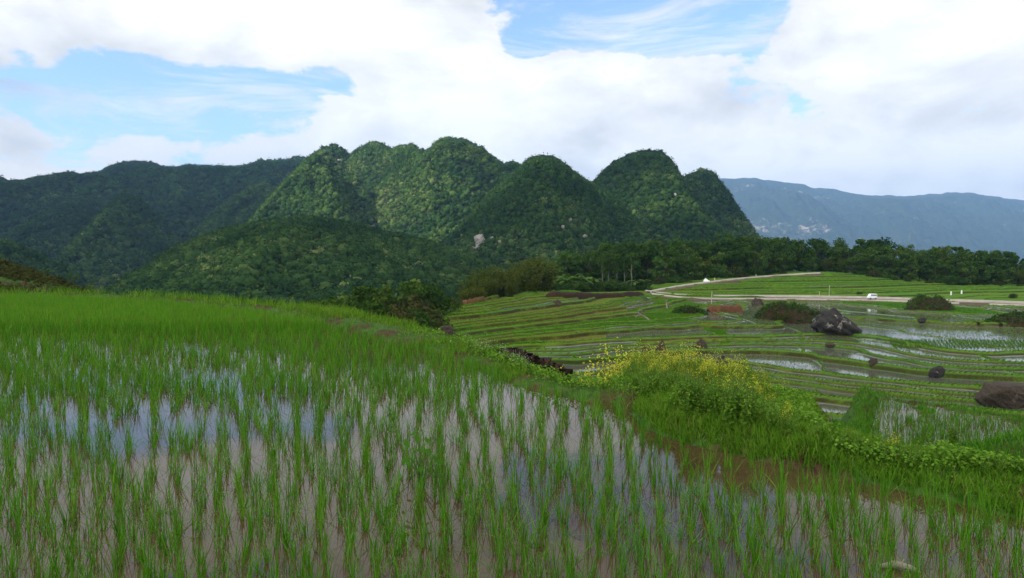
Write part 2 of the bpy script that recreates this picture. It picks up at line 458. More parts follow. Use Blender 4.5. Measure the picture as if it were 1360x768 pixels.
# ================================================================== SETTING
# ------------------------------------------------------------------ foreground paddy
edge_px = [(1440, 716), (1360, 692), (1250, 662), (1150, 641), (1050, 621), (960, 601), (900, 586), (862, 571), (838, 551), (800, 537),
           (760, 530), (700, 517), (640, 489), (600, 475), (560, 464), (520, 455), (470, 443), (420, 433), (350, 421), (250, 408), (150, 401), (60, 397), (-170, 394)]
E = np.array([on_z(a, b, 0.0)[:2] for a, b in edge_px])
POLY = np.concatenate([[(7.2, 2.3), (6.2, 4.6)], E, [(-36.5, 20), (-30, 2.3)]])
def sdist(x, y, poly=POLY):
    """distance outside (+) / inside (-) the paddy outline"""
    x = np.asarray(x, float); y = np.asarray(y, float)
    d = np.full(x.shape, 1e9); ins = np.zeros(x.shape, bool)
    n = len(poly)
    for i in range(n):
        a = poly[i]; b = poly[(i + 1) % n]; e = b - a
        t = np.clip(((x - a[0]) * e[0] + (y - a[1]) * e[1]) / (e @ e), 0, 1)
        d = np.minimum(d, (x - a[0] - t * e[0]) ** 2 + (y - a[1] - t * e[1]) ** 2)
        c = ((a[1] > y) != (b[1] > y)) & (x < (b[0] - a[0]) * (y - a[1]) / (b[1] - a[1] + 1e-12) + a[0])
        ins ^= c
    d = np.sqrt(d)
    return np.where(ins, -d, d)

def near_z(x, y):
    x = np.asarray(x, float); y = np.asarray(y, float)
    s = sdist(x, y) + (fbm(x * 1.3, y * 1.3, 3) - 0.5) * 0.5 * (sdist(x, y) > 0)
    px = 680 + F * x / np.maximum(y, 0.5)
    s = np.where(s > 0, s * np.interp(px, [590, 670, 790, 850], [1.0, 1.9, 1.9, 1.0]), s)
    # bund cross-section: wet toe, rounded top, outer shoulder, then the fall to the valley
    z = np.interp(s, [-0.6, -0.1, 0.02, 0.25, 0.6, 1.1, 1.6], [-0.18, -0.12, 0.02, 0.17, 0.24, 0.22, 0.12])
    low = np.interp(px, [470, 540, 760, 830], [1.0, 0.35, 0.35, 1.0])
    z = np.where(z > 0, z * low, z)
    slope = np.interp(px, [540, 610, 680, 785, 850], [0.16, 0.45, 0.85, 0.85, 0.16])
    z = np.where(s > 1.6, 0.12 * low - (s - 1.6) * slope - np.maximum(s - 4.5, 0) * 0.45, z)
    # right: a little paddy terrace lies below the bund
    k = np.clip((px - 1080) / 70, 0, 1) * (y > 4)
    zr = np.interp(s, [0, 0.5, 1.0, 1.5, 2.4, 9.5, 9.9, 10.6, 16, 60], [0.03, 0.13, 0.13, -0.2, -1.3, -1.3, -1.15, -1.9, -7.5, -40])
    zr = zr + (fbm(x * 0.55, y * 0.55, 61, 3) - 0.40) * 1.7 * np.interp(s, [2.2, 3.2, 9.0, 9.6], [0, 1, 1, 0])
    z = np.where(s > 0, z * (1 - k) + zr * k, z)
    z = z + (fbm(x * 3, y * 3, 11) - 0.5) * 0.12 * (s > 0.1)
    return np.maximum(z, -16)
xs = np.arange(-46, 40, 0.16); ys = np.arange(-8, 62, 0.16)
gx, gy = np.meshgrid(xs, ys)
gz = near_z(gx, gy)
gz = np.where((gy < 2.3), 0.35 + (fbm(gx, gy, 2) - 0.5) * 0.1, gz)
structure(add('ground', mesh_np('ground', np.stack([gx, gy, gz], -1).reshape(-1, 3), [grid_faces(*gx.shape)], [M_GROUND], None, True)))
# water: one flat sheet over the paddy bed
n = len(POLY)
Wv = np.concatenate([POLY, np.zeros((n, 1))], 1)
Wv[:, :2] += (Wv[:, :2] - np.array([0, 15])) * 0.004
structure(add('water', mesh_np('water', Wv, [np.arange(n)[None]], [M_WATER])))
# lower right paddy water
lx, ly = np.meshgrid(np.arange(3.5, 18, 0.12), np.arange(6.5, 24, 0.12))
lz = near_z(lx, ly); ls = sdist(lx, ly); lpx = 680 + F * lx / ly
wetk = (lz < -1.17) & (lz > -2.0) & (ls > 1.4) & (ls < 9.7) & (lpx > 1172)
lf = grid_faces(*lx.shape); lf = lf[wetk.ravel()[lf].any(1)]
used_v, lf = np.unique(lf, return_inverse=True); lf = lf.reshape(-1, 4)
lv = np.stack([lx, ly, np.full(lx.shape, -1.22)], -1).reshape(-1, 3)[used_v]
structure(add('lower_water', mesh_np('lower_water', lv, [lf], [M_WATER])))

# ------------------------------------------------------------------ valley terraces
ctrl = [(545, 432, -7.0), (575, 418, -6.6), (607, 409, -6.2), (650, 396, -5.7), (690, 391, -5.9), (735, 393, -6.4), (800, 393, -7.3), (862, 390, -7.9),
        (600, 442, -8.3), (650, 432, -8.2), (690, 417, -7.7), (733, 412, -7.5), (771, 414, -8.0), (800, 413, -8.1), (850, 409, -8.5),
        (640, 453, -9.2), (700, 442, -9.2), (750, 432, -9.0), (790, 426, -8.9), (842, 439, -9.7), (900, 454, -10.4),
        (680, 462, -10.3), (740, 462, -10.4), (800, 467, -10.8), (850, 470, -11.0), (785, 484, -11.3), (770, 496, -11.6),
        (900, 411, -8.9), (960, 406, -9.2), (1000, 426, -9.4), (900, 431, -9.4), (960, 441, -9.9), (1000, 446, -10.1),
        (940, 470, -11.3), (985, 454, -10.6), (1040, 468, -11.0), (1078, 492, -11.45), (1100, 492, -11.6), (1075, 478, -11.1),
        (960, 484, -11.9), (1000, 503, -12.2), (1040, 516, -12.5), (1110, 522, -12.3), (1110, 462, -10.8), (1110, 434, -10.0),
        (1000, 398, -9.1), (1160, 400, -9.1), (1360, 408, -9.1), (1160, 420, -9.5), (1300, 420, -9.4), (1370, 430, -9.5),
        (1200, 441, -9.9), (1370, 450, -9.9), (1210, 470, -10.4), (1370, 475, -10.3), (1150, 482, -11.0), (1230, 492, -11.0), (1370, 490, -10.8),
        (1210, 512, -11.7), (1370, 516, -11.5), (1150, 537, -12.6), (1250, 540, -12.5), (1370, 551, -12.5), (1210, 562, -13.0), (1370, 582, -13.3),
        (900, 530, -13.0), (1000, 560, -13.4), (760, 520, -12.6), (650, 480, -11.4), (600, 462, -10.2)]
ctrl_d = [(1095, 362, 250), (1040, 366, 245), (1200, 377, 232), (1370, 383, 228), (1250, 391, 203), (1100, 386, 205), (1000, 384, 207), (1000, 371, 226), (940, 376, 212), (900, 382, 203),
          (862, 386, 200), (790, 386, 195), (720, 388, 172), (1000, 362, 300), (1200, 366, 300), (1370, 368, 300), (800, 378, 240), (1370, 398, 190)]
CP_ = np.concatenate([[on_z(a, b, c) for a, b, c in ctrl], [at(a, b, d) for a, b, d in ctrl_d]])
def tps(P, lam=8.0):
    s = 60.0; q = P[:, :2] / s; m = len(q)
    def ker(r2): return 0.5 * r2 * np.log(r2 + 1e-9)
    K = ker(((q[:, None] - q[None]) ** 2).sum(-1)) + np.eye(m) * lam * 1e-3
    A = np.zeros((m + 3, m + 3)); A[:m, :m] = K; A[:m, m] = 1; A[:m, m + 1:] = q
    A[m:, :m] = A[:m, m:].T
    b = np.concatenate([P[:, 2], [0, 0, 0]]); c = np.linalg.solve(A, b)
    def f(x, y):
        sh = np.shape(x); z = np.stack([np.ravel(x), np.ravel(y)], -1) / s
        out = np.empty(len(z))
        for i in range(0, len(z), 60000):
            zz = z[i:i + 60000]
            out[i:i + 60000] = ker(((zz[:, None] - q[None]) ** 2).sum(-1)) @ c[:m] + c[m] + zz @ c[m + 1:]
        return out.reshape(sh)
    return f
base_f = tps(CP_)
SPUR = np.array([at(520, 436, 84)[:2], at(560, 412, 96)[:2], at(605, 404, 112)[:2], at(650, 392, 135)[:2], at(690, 386, 158)[:2], at(730, 383, 190)[:2], at(760, 380, 215)[:2]])
def spur_drop(x, y):
    """metres beyond the rim of the terraced spur (left / behind it)"""
    d = np.full(np.shape(x), 1e9); sgn = np.zeros(np.shape(x))
    for a, b in zip(SPUR[:-1], SPUR[1:]):
        e = b - a; t = np.clip(((x - a[0]) * e[0] + (y - a[1]) * e[1]) / (e @ e), 0, 1)
        dd = np.hypot(x - a[0] - t * e[0], y - a[1] - t * e[1])
        cr = e[0] * (y - a[1]) - e[1] * (x - a[0])
        m = dd < d; d = np.where(m, dd, d); sgn = np.where(m, cr, sgn)
    return np.where(sgn > 0, d, 0)
STEP = 0.36
POOL = on_z(772, 492, -11.6)[:2]
ZT = np.linspace(-30, 5, 8000); LT = ZT / STEP; LT = LT + 0.36 * np.sin(LT * 1.7)
def smooth_z(x, y):
    z = base_f(x, y)
    z = np.clip(z, -14.2, -2.5)
    z = np.where(y > 255, np.minimum(z, -2.5), z)
    return z
_rx = (np.arange(0, 12) * 37.7) % 1.0

def terr(x, y):
    """terraced height and field attributes at points"""
    z0 = smooth_z(x, y) + (fbm(x / 15, y / 15, 21, 3) - 0.5) * np.interp(680 + F * x / y, [650, 1000], [1.0, 0.4]) + (fbm(x / 4, y / 4, 31, 2) - 0.5) * 0.12
    e = 0.3
    gx_ = (smooth_z(x + e, y) - smooth_z(x - e, y)) / (2 * e); gy_ = (smooth_z(x, y + e) - smooth_z(x, y - e)) / (2 * e)
    g = np.hypot(gx_, gy_) + 0.015
    L = z0 / STEP; L = L + 0.36 * np.sin(L * 1.7); k = np.floor(L); f = L - k
    dist = f * STEP / g                       # metres from the outer (lower) lip of this terrace
    dup = (1 - f) * STEP / g                  # metres to the foot of the riser above
    hk = hash1(k, 5)
    flat = np.interp(k, LT, ZT)
    lipw = 0.34
    lip = np.exp(-((dist - 0.45) / 0.28) ** 2)
    riser = np.clip(1 - dist / 0.30, 0, 1)
    z = flat + 0.16 * lip - riser * STEP * 0.55 + np.clip(1 - dup / 0.30, 0, 1) * STEP * 0.45
    # cross bunds cut each level into fields
    wid = (14 + 26 * hash1(k, 9)) * np.interp(680 + F * x / y, [900, 1100], [1, 0.7])
    q = (x + 0.35 * (y - 100) * (hk - 0.5) * 2 + 50 * hk + (fbm(y / 9, x / 9, 8, 2) - 0.5) * 8) / wid
    cell = np.floor(q); cf = (q - cell) * wid
    cross = np.exp(-((cf - 0.5) / 0.25) ** 2) * (dist > 0.3)
    z = z + 0.13 * cross
    hid = hash1(k * 131 + cell, 3); hid2 = hash1(k * 131 + cell, 17)
    px = 680 + F * x / y
    bund = np.clip(np.maximum(lip, cross), 0, 1)
    soil = np.clip(np.maximum(np.clip(1 - dist / 0.22, 0, 1) * 1.6, np.clip(1 - dup / 0.26, 0, 1) * 1.3), 0, 1)  # mask for bare soil and painted shade on risers and their feet
    wetp = np.interp(px, [560, 760, 900, 1000, 1080, 1400], [0.03, 0.14, 0.50, 0.85, 0.97, 0.97])
    wetp = np.where(y > 183, 0.03, wetp)
    iswet = hid < wetp
    pool = np.hypot(x - POOL[0], (y - POOL[1]) * 0.6) < 6.5       # the small muddy pool seen past the bund
    iswet = iswet | pool
    hid2 = np.where(pool, 0.0, hid2)
    wet = np.where(iswet, 1.0, 0.0) * (1 - np.clip(bund * 1.7, 0, 1)) * (1 - np.clip(soil * 1.2, 0, 1))
    tone = np.clip(hid2 * 0.85 - 0.1 + np.interp(px, [560, 800, 1000, 1400], [0.22, 0.25, 0.06, 0.0]) + (fbm(x / 10, y / 10, 41, 3) - 0.5) * 0.5, 0, 1)
    tone = np.where(y > 185, tone * 0.5, tone)
    sd_ = spur_drop(x, y)
    z = z - np.minimum(sd_ * 0.55, 22)
    rough = np.clip(sd_ / 1.5, 0, 1)
    wet = wet * (1 - rough); bund = np.maximum(bund, rough * 0.8); soil = soil * (1 - rough)
    return z, wet, soil, tone, bund, iswet & (rough < 0.1), hid2, dist, dup
uu = np.arange(-40, 1480, 1.25)
yy = [52.0]
while yy[-1] < 330: yy.append(yy[-1] + np.clip(0.0017 * yy[-1], 0.16, 0.42))
yy = np.array(yy)
UU, YY = np.meshgrid(uu, yy)
XX = YY * (UU - 680) / F
tz, twet, tsoil_shade, ttone, tbund, _, _, _, _ = terr(XX, YY)
tz = np.where(YY < 54, tz - 3, tz)
structure(add('terraced_fields', mesh_np('terraced_fields', np.stack([XX, YY, tz], -1).reshape(-1, 3), [grid_faces(*XX.shape)], [M_TERR],
              dict(wet=twet.ravel(), soil=tsoil_shade.ravel(), tone=ttone.ravel(), bund=tbund.ravel()), True)))
def tz_at(x, y):
    return float(terr(np.array([float(x)]), np.array([float(y)]))[0][0])
def ground_at(px, py):
    """where the view ray through a photo point meets the terraces"""
    Y = np.arange(55, 300, 0.25); P = at(px, py, Y)
    z = terr(P[:, 0], P[:, 1])[0]
    hit = P[:, 2] < z
    k = np.argmax(hit) if hit.any() and not hit[0] else np.argmin(np.abs(P[:, 2] - z) + 100 * (Y < 70))
    return P[k]

# the land far behind and below everything
bx = np.array([[-9000, -400, -26], [9000, -400, -26], [9000, 12000, -26], [-9000, 12000, -26]], float)
structure(add('valley_floor', mesh_np('valley_floor', bx, [np.arange(4)[None]], [M_HILL])))

# ------------------------------------------------------------------ mountains
def ridge(name, crest, Yf, Wf, base=-30, back=0.6, gully=0.16, pw=1.2, seed=0, u0=None, u1=None, step=3.0, rows=70, nz=10, mat=None, lean=0.0, gs=60.0, drop=4.5):
    """a hill: crest line seen against what is behind, a front slope cut by gullies, and a back slope"""
    c = np.array(crest, float)
    u = np.arange(c[0, 0] if u0 is None else u0, c[-1, 0] if u1 is None else u1, step)
    py = interp(crest, u) + drop + (fbm(u / 14, u * 0, seed + 5, 3) - 0.5) * 5
    Yc = interp(Yf, u); Wc = interp(Wf, u)
    zc = at(u, py, Yc)[:, 2]
    tf = np.linspace(0, 1, rows); tb = np.linspace(0, 1, 14)[1:]
    V = []
    xcr = Yc * (u - 680) / F
    for t in tf[::-1]:
        sp = fbm((xcr + lean * t * Wc) / gs, t * 0.8 + 0 * u, seed, 4)
        rid = 1 - np.abs(sp * 2 - 1) * 2
        y = Yc - t * Wc
        x = xcr * (y / Yc) * 0.35 + xcr * 0.65
        prof = 1 - np.power(t, pw)
        z = base + (zc - base) * prof + rid * gully * (zc - base) * np.sin(np.clip(t * 1.15, 0, 1) * PI) + (fbm(x / 30, y / 30, seed + 9, 3) - 0.5) * nz * min(1, t * 6)
        cap = CAMH + np.interp(680 + F * x / y, u, (zc - CAMH) / Yc, left=-0.05, right=-0.05) * y * (1 - 0.05 * min(1, t * 8))
        z = np.minimum(z, cap) if t > 0 else zc
        V.append(np.stack([x, y, z], -1))
    for t in tb:
        y = Yc + t * Wc * back
        V.append(np.stack([xcr * (y / Yc), y, base + (zc - base) * (1 - t ** 1.3)], -1))
    V = np.stack(V)
    o = structure(add(name, mesh_np(name, V.reshape(-1, 3), [grid_faces(*V.shape[:2])], [mat or M_HILL], None, True)))
    return V[:rows + 3]

def canopy(name, G, r, dens, nleaf, leaf, label, skip=None, seed=1, core=ICO1, keep=None, tint=0.0):
    """tree crowns over a hill sheet G (rows, cols, 3), as one mass"""
    rg = np.random.default_rng(seed)
    a = G[:-1, :-1]; b = G[1:, :-1]; c = G[:-1, 1:]; d = G[1:, 1:]
    area = np.linalg.norm(np.cross(b - a, c - a), axis=-1)
    n = int(area.sum() / (r * r) * dens * 1.45)
    p = (area / area.sum()).ravel()
    k = rg.choice(len(p), n, p=p)
    i, j = np.unravel_index(k, area.shape)
    s = rg.random((n, 1)); t = rg.random((n, 1))
    P = (a[i, j] * (1 - s) + b[i, j] * s) * (1 - t) + (c[i, j] * (1 - s) + d[i, j] * s) * t
    nrm = np.cross(c - a, b - a); nrm = nrm[i, j]; nrm *= np.sign(nrm[:, 2:3] + 1e-9)
    nrm /= np.linalg.norm(nrm, axis=1, keepdims=True) + 1e-9
    m = (nrm[:, 1] < 0.35) & (P[:, 2] > -26)
    upx = 680 + F * P[:, 0] / P[:, 1]
    m &= (upx > -60) & (upx < 1430)
    if keep is not None: m &= keep(P)
    P = P[m]; n = len(P)
    R = r * 0.86 * (0.5 + 1.1 * rg.random((n, 1)) ** 1.6) * np.array([1, 1, 1.0]) * rg.uniform(0.85, 1.2, (n, 3))
    big = fbm(P[:, 0] / (r * 14), P[:, 2] / (r * 10) + P[:, 1] / (r * 20), seed + 2, 3)
    cr = np.clip(0.36 + (big - 0.5) * 0.9 + rg.normal(0, 0.17, n) + tint, 0, 1)
    V0, F0 = core
    Vc = P[:, None] + V0[None] * R[:, None] * rg.uniform(0.72, 1.05, (n, len(V0), 1)) + np.array([0, 0, 0.25 * r])
    acc = Acc()
    acc.add(Vc.reshape(-1, 3), (np.arange(n)[:, None, None] * len(V0) + F0[None]).reshape(-1, 3), np.repeat(cr * 0.9, len(V0)))
    if nleaf:
        dr = rg.normal(size=(n, nleaf, 3)); dr[..., 2] = np.abs(dr[..., 2]) * 0.9 - 0.25
        dr /= np.linalg.norm(dr, axis=-1, keepdims=True)
        lp = P[:, None] + dr * R[:, None] * rg.uniform(0.70, 1.42, (n, nleaf, 1)) + np.array([0, 0, 0.25 * r])
        LV, LF, LR = leaves(lp.reshape(-1, 3), (dr + rg.normal(0, 0.6, dr.shape)).reshape(-1, 3), leaf * rg.uniform(0.6, 1.3, n * nleaf),
                            np.clip(np.repeat(cr, nleaf) + rg.normal(0, 0.10, n * nleaf), 0, 1))
        acc.add(LV, LF, LR)
    stuff(add(name, acc.mesh(name, [M_CANOPY])), label, 'forest')

# far range, right
far = ridge('far_range', [(880, 250), (950, 236), (975, 238), (1000, 236), (1050, 244), (1090, 250), (1140, 258), (1200, 262), (1270, 255), (1320, 262), (1370, 268), (1480, 262)],
            [(880, 7600), (1050, 7700), (1480, 8200)], [(880, 2700), (1480, 3200)], -40, 0.6, 0.20, 1.0, 91, step=2.5, rows=110, nz=110, mat=M_FAR, gs=760.0, drop=0)
# left dark ridge with its spurs
G_left = ridge('mountain_ridge', [(-120, 222), (-40, 225), (0, 229), (15, 240), (40, 236), (62, 231), (90, 228), (130, 227), (155, 218), (180, 211), (205, 214), (225, 220), (262, 217), (300, 219), (330, 217), (350, 210), (378, 210), (400, 206), (430, 212), (470, 240), (520, 270)],
               [(-120, 1500), (0, 1600), (200, 1850), (400, 1950), (520, 1900)], [(-120, 800), (200, 900), (520, 950)], -40, 0.5, 0.42, 0.95, 12, rows=80, nz=14, lean=0.5, gs=300.0)
G_spur = ridge('mountain_spur', [(30, 372), (80, 345), (120, 300), (150, 272), (172, 252), (190, 265), (212, 285), (240, 318), (262, 352), (300, 400)],
               [(30, 980), (300, 980)], [(30, 330), (300, 350)], -40, 0.8, 0.10, 1.1, 19, rows=40, nz=8)
G_spur3 = ridge('mountain_spur', [(-30, 345), (30, 300), (80, 272), (110, 262), (135, 266), (160, 290), (185, 325), (210, 360)],
                [(-30, 1180), (210, 1180)], [(-30, 380), (210, 380)], -40, 0.7, 0.14, 1.1, 27, rows=40, nz=8)
G_spur4 = ridge('mountain_spur', [(225, 350), (260, 305), (300, 268), (330, 248), (352, 240), (372, 250), (400, 275), (440, 310)],
                [(225, 1180), (440, 1160)], [(225, 380), (440, 380)], -40, 0.7, 0.16, 1.1, 29, rows=40, nz=8)
G_spur2 = ridge('mountain_spur', [(-120, 300), (-60, 305), (0, 316), (40, 328), (80, 350), (120, 385), (150, 420)],
                [(-120, 560), (150, 560)], [(-120, 220), (150, 220)], -40, 0.6, 0.10, 1.1, 23, rows=40, nz=6)
# central massif
G_mid = ridge('mountain_massif', [(330, 300), (365, 255), (395, 222), (415, 203), (432, 192), (446, 188), (458, 194), (466, 203), (480, 192), (497, 185), (512, 189), (522, 195), (535, 190), (550, 189), (566, 198), (576, 190), (588, 179), (600, 181), (618, 183), (640, 192), (655, 204), (668, 214), (682, 211), (700, 218), (740, 250), (800, 290)],
              [(330, 1020), (500, 1050), (700, 1040), (800, 1000)], [(330, 430), (500, 460), (800, 420)], -40, 0.5, 0.36, 0.9, 33, rows=80, nz=16, lean=-0.45, gs=90.0)
G_c3 = ridge('karst_peak', [(850, 250), (895, 240), (912, 231), (932, 221), (944, 227), (958, 246), (973, 268), (988, 290), (1003, 312), (1018, 340), (1035, 360)],
             [(870, 960), (1035, 940)], [(870, 260), (1035, 220)], -40, 0.7, 0.10, 1.5, 44, rows=50, nz=7)
G_c2 = ridge('karst_peak', [(740, 300), (770, 262), (788, 240), (800, 226), (815, 212), (835, 203), (858, 199), (876, 200), (890, 212), (900, 230), (910, 250), (930, 280), (960, 305), (990, 325), (1012, 335), (1040, 350)],
             [(740, 860), (1040, 840)], [(740, 300), (900, 330), (1040, 240)], -40, 0.6, 0.14, 1.6, 51, rows=60, nz=8, gs=80.0)
G_c1 = ridge('karst_peak', [(560, 345), (600, 310), (640, 268), (670, 238), (690, 220), (705, 208), (720, 204), (735, 208), (752, 219), (770, 234), (800, 250), (825, 268), (850, 300), (880, 345)],
             [(560, 760), (880, 740)], [(560, 280), (720, 330), (880, 260)], -40, 0.6, 0.16, 1.45, 62, rows=60, nz=8, gs=75.0)
# forested hill in front, left of centre
G_a = ridge('forested_hill', [(120, 400), (155, 384), (190, 362), (220, 340), (250, 326), (280, 313), (310, 302), (350, 295), (395, 289), (430, 290), (470, 298), (520, 308), (560, 318), (600, 330), (640, 346), (690, 366), (740, 384), (800, 400)],
            [(120, 470), (400, 480), (800, 440)], [(120, 230), (400, 260), (800, 200)], -40, 0.6, 0.12, 1.15, 77, rows=60, nz=8, gs=70.0)
canopy('left_ridge_forest', G_left, 5.8, 0.6, 12, 1.9, 'dark blue green forest covering the long left ridge', seed=2, tint=-0.2)  # leaf colour darkened to deepen the shade on this ridge
canopy('spur_forest', G_spur, 4.2, 0.6, 14, 1.4, 'green forest on the pointed spur below the left ridge', seed=3)
canopy('spur_forest', G_spur3, 4.4, 0.6, 14, 1.5, 'dark forest on the left spur running down from the long left ridge', seed=13, tint=-0.15)
canopy('spur_forest', G_spur4, 4.2, 0.6, 14, 1.4, 'forest on the spur between the left ridge and the central mountain', seed=14)
canopy('spur_forest', G_spur2, 3.0, 0.6, 14, 1.0, 'dark forest on the low spur at the left edge', seed=4)
canopy('massif_forest', G_mid, 3.3, 0.6, 14, 1.0, 'forest over the many-topped central mountain', seed=5, tint=0.08)  # leaf colour lightened to strengthen the sunlit look of the massif
canopy('peak_forest', G_c3, 3.6, 0.6, 15, 1.2, 'dark forest on the small right-hand karst peak', seed=6)
canopy('peak_forest', G_c2, 3.0, 0.6, 15, 0.95, 'dark forest on the big domed karst peak', seed=7)
canopy('peak_forest', G_c1, 2.7, 0.6, 16, 0.85, 'dark forest on the middle karst peak above the pale cliff', seed=8)
canopy('hill_forest', G_a, 2.5, 0.65, 36, 0.65, 'dense forest on the rounded hill left of centre', seed=9, core=ICO2)

# ------------------------------------------------------------------ unseen clouds added to shade the valley and ridges, and the haze of the air
M_SHADE_CLOUD = None
def shade_cloud_mat():
    m, nt, out = new_mat('shade_cloud')
    d = nt.n.new('ShaderNodeBsdfDiffuse'); d.inputs[0].default_value = (0.95, 0.95, 0.96, 1)
    t = nt.n.new('ShaderNodeBsdfTranslucent'); t.inputs[0].default_value = (0.95, 0.95, 0.96, 1)
    mx = nt.n.new('ShaderNodeMixShader'); mx.inputs[0].default_value = 0.55
    nt.l.new(d.outputs[0], mx.inputs[1]); nt.l.new(t.outputs[0], mx.inputs[2]); nt.l.new(mx.outputs[0], out.inputs['Surface'])
    return m
M_SHADE_CLOUD = shade_cloud_mat()
CLOUD_H = 1050.0
def shade_cloud(cx, cy, rx, ry, seed, gz=0.0, n=60):
    """an added cumulus out of view, placed so its shadow falls around ground point (cx, cy, gz)"""
    rg = np.random.default_rng(seed); acc = Acc()
    off = sd * ((CLOUD_H - gz) / sd.z)
    for k in range(n):
        a = rg.uniform(0, 2 * PI); q = math.sqrt(rg.random())
        r = rg.uniform(0.16, 0.30) * min(rx, ry)
        c = np.array([cx + off.x + math.cos(a) * q * rx, cy + off.y + math.sin(a) * q * ry, CLOUD_H + rg.uniform(-0.1, 0.25) * r])
        acc.add(ICO2[0] * np.array([1.25, 1.25, 0.5]) * r * rg.uniform(0.85, 1.1, (len(ICO2[0]), 1)) + c, ICO2[1])
    structure(add('shade_cloud', acc.mesh('shade_cloud', [M_SHADE_CLOUD], True)))
for args in [(-60, 150, 600, 400, 1, -5, 110), (-860, 1350, 480, 600, 2, 150, 80), (-640, 780, 260, 220, 3, 60, 50), (190, 820, 210, 170, 4, 110, 50), (-170, 500, 330, 120, 5, 60, 60),
             (30, 1130, 160, 60, 7, 200, 40)]:
    shade_cloud(*args)

def haze():
    m, nt, out = new_mat('haze')
    v = nt.n.new('ShaderNodeVolumePrincipled')
    v.inputs['Color'].default_value = (0.24, 0.43, 0.75, 1)
    v.inputs['Density'].default_value = 0.00010
    v.inputs['Anisotropy'].default_value = 0.1
    nt.l.new(v.outputs[0], out.inputs['Volume'])
    x0, x1, y0, y1, z0, z1 = -3400, 8200, -60, 9600, -60, 960
    V = np.array([[x, y, z] for z in (z0, z1) for y in (y0, y1) for x in (x0, x1)], float)
    Fq = np.array([[0, 2, 3, 1], [4, 5, 7, 6], [0, 1, 5, 4], [2, 6, 7, 3], [0, 4, 6, 2], [1, 3, 7, 5]])
    stuff(add('haze', mesh_np('haze', V, [Fq], [m])), 'thin blue haze in the air over the valley', 'haze')
haze()

# ================================================================== VEGETATION
# ------------------------------------------------------------------ rice in the foreground paddy
def row_xy(u, y):
    return u * (1 + 0.22 * (y - 4)) - 0.08 * (y - 4) + 0.10 * np.sin(y * 0.55 + u * 0.7) * (y / 8)
cl = []
for half in (0, 1):
    us = np.arange(-4.6, 5.2, 0.122) + half * 0.061
    y = 3.1 if half == 0 else 10.5
    while y < 21:
        yj = y + rng.uniform(-0.06, 0.06, len(us))
        x = row_xy(us + rng.normal(0, 0.022, len(us)) + 0.03 * np.sin(y * 1.7 + us * 9), yj) + rng.normal(0, 0.012, len(us))
        cl.append(np.stack([x, yj, us], -1))
        y += 0.10 + 0.0028 * y
cl = np.concatenate(cl)
n = 34000                                     # the far band, planted closer and seen edge-on
yb = np.sqrt(rng.uniform(19.5 ** 2, 38 ** 2, n)); ub = rng.uniform(-200, 900, n)
cl = np.concatenate([cl, np.stack([yb * (ub - 680) / F, yb, 0 * yb], -1)])
s = sdist(cl[:, 0], cl[:, 1]); px = 680 + F * cl[:, 0] / cl[:, 1]
m = (s < -0.02) & (px > -120) & (px < 1480) & (rng.random(len(cl)) > 0.06)
# a few thin places where the seedlings failed
thin = fbm(cl[:, 0] / 1.8, cl[:, 1] / 1.8, 55, 2)
m &= ~((thin > 0.72) & (rng.random(len(cl)) < 0.6) & (cl[:, 1] < 18))
cl = cl[m]; s = s[m]
order = np.argsort(cl[:, 1] + 0 * s); cl = cl[order]; s = s[order]
# nearest 300 in the frame are single clumps
pxn = 680 + F * cl[:, 0] / cl[:, 1]
vis = np.where((pxn > -20) & (pxn < 1380) & (cl[:, 1] > 4.3))[0][:300]
near_set = np.zeros(len(cl), bool); near_set[vis] = True

def clump_arrays(B, nb, S, hmin, hmax, wid, spread, lean, tint=0.0):
    n = len(B) * nb
    base = np.repeat(B[:, :3], nb, 0) + np.concatenate([rng.normal(0, spread, (n, 2)), np.zeros((n, 1))], 1)
    az = rng.uniform(0, 2 * PI, n)
    rn = np.repeat(np.clip(rng.normal(0.45 + tint, 0.16, len(B)), 0, 0.9), nb) + rng.normal(0, 0.16, n)
    rn = np.clip(rn, 0, 0.92); rn = np.where(rng.random(n) < 0.05, rng.uniform(0.95, 1, n), rn)
    ln = np.abs(rng.normal(0, lean, n)); old = rng.random(n) < 0.16
    hh = np.repeat(rng.uniform(0.8, 1.12, len(B)), nb) * rng.uniform(hmin, hmax, n)
    return blades(base, az, np.where(old, ln + 0.5, ln), np.where(old, rng.uniform(0.6, 1.6, n), rng.uniform(0.05, 0.6, n)), hh,
                  wid * rng.uniform(0.75, 1.25, n), S, rn)
protos = []
for k in range(14):
    acc = Acc(); acc.add(*clump_arrays(np.zeros((1, 3)), random.randint(8, 15), 4, 0.14, 0.39, 0.0068, 0.011, 0.14))
    protos.append(acc.mesh('rice_clump', [M_RICE]))
for i in vis:
    o = add('rice_clump', protos[random.randrange(14)], None, (cl[i, 0], cl[i, 1], -0.05), random.uniform(0, 6.28), random.uniform(0.82, 1.12))
    tag(o, 'slender green rice clump standing in muddy water in the rows nearest the viewer', 'rice plant', 'rice clumps in the nearest rows')
acc = Acc()
R3 = np.concatenate([cl[:, :2], np.full((len(cl), 1), -0.05)], 1)
for lo, hi, nb, S, wd in [(0, 9, 11, 3, 0.0068), (9, 14, 10, 3, 0.0085), (14, 20.5, 9, 2, 0.012), (20.5, 60, 9, 2, 0.016)]:
    q = (~near_set) & (cl[:, 1] >= lo) & (cl[:, 1] < hi)
    acc.add(*clump_arrays(R3[q], nb, S, 0.16 if lo < 20 else 0.26, 0.40 if lo < 20 else 0.44, wd, 0.014 if lo < 9 else 0.020 if lo < 20 else 0.05, 0.15, 0.0 if lo < 20 else 0.22))
stuff(add('rice_seedlings', acc.mesh('rice_seedlings', [M_RICE])), 'bright green rice seedlings filling the flooded front paddy in rows', 'rice')

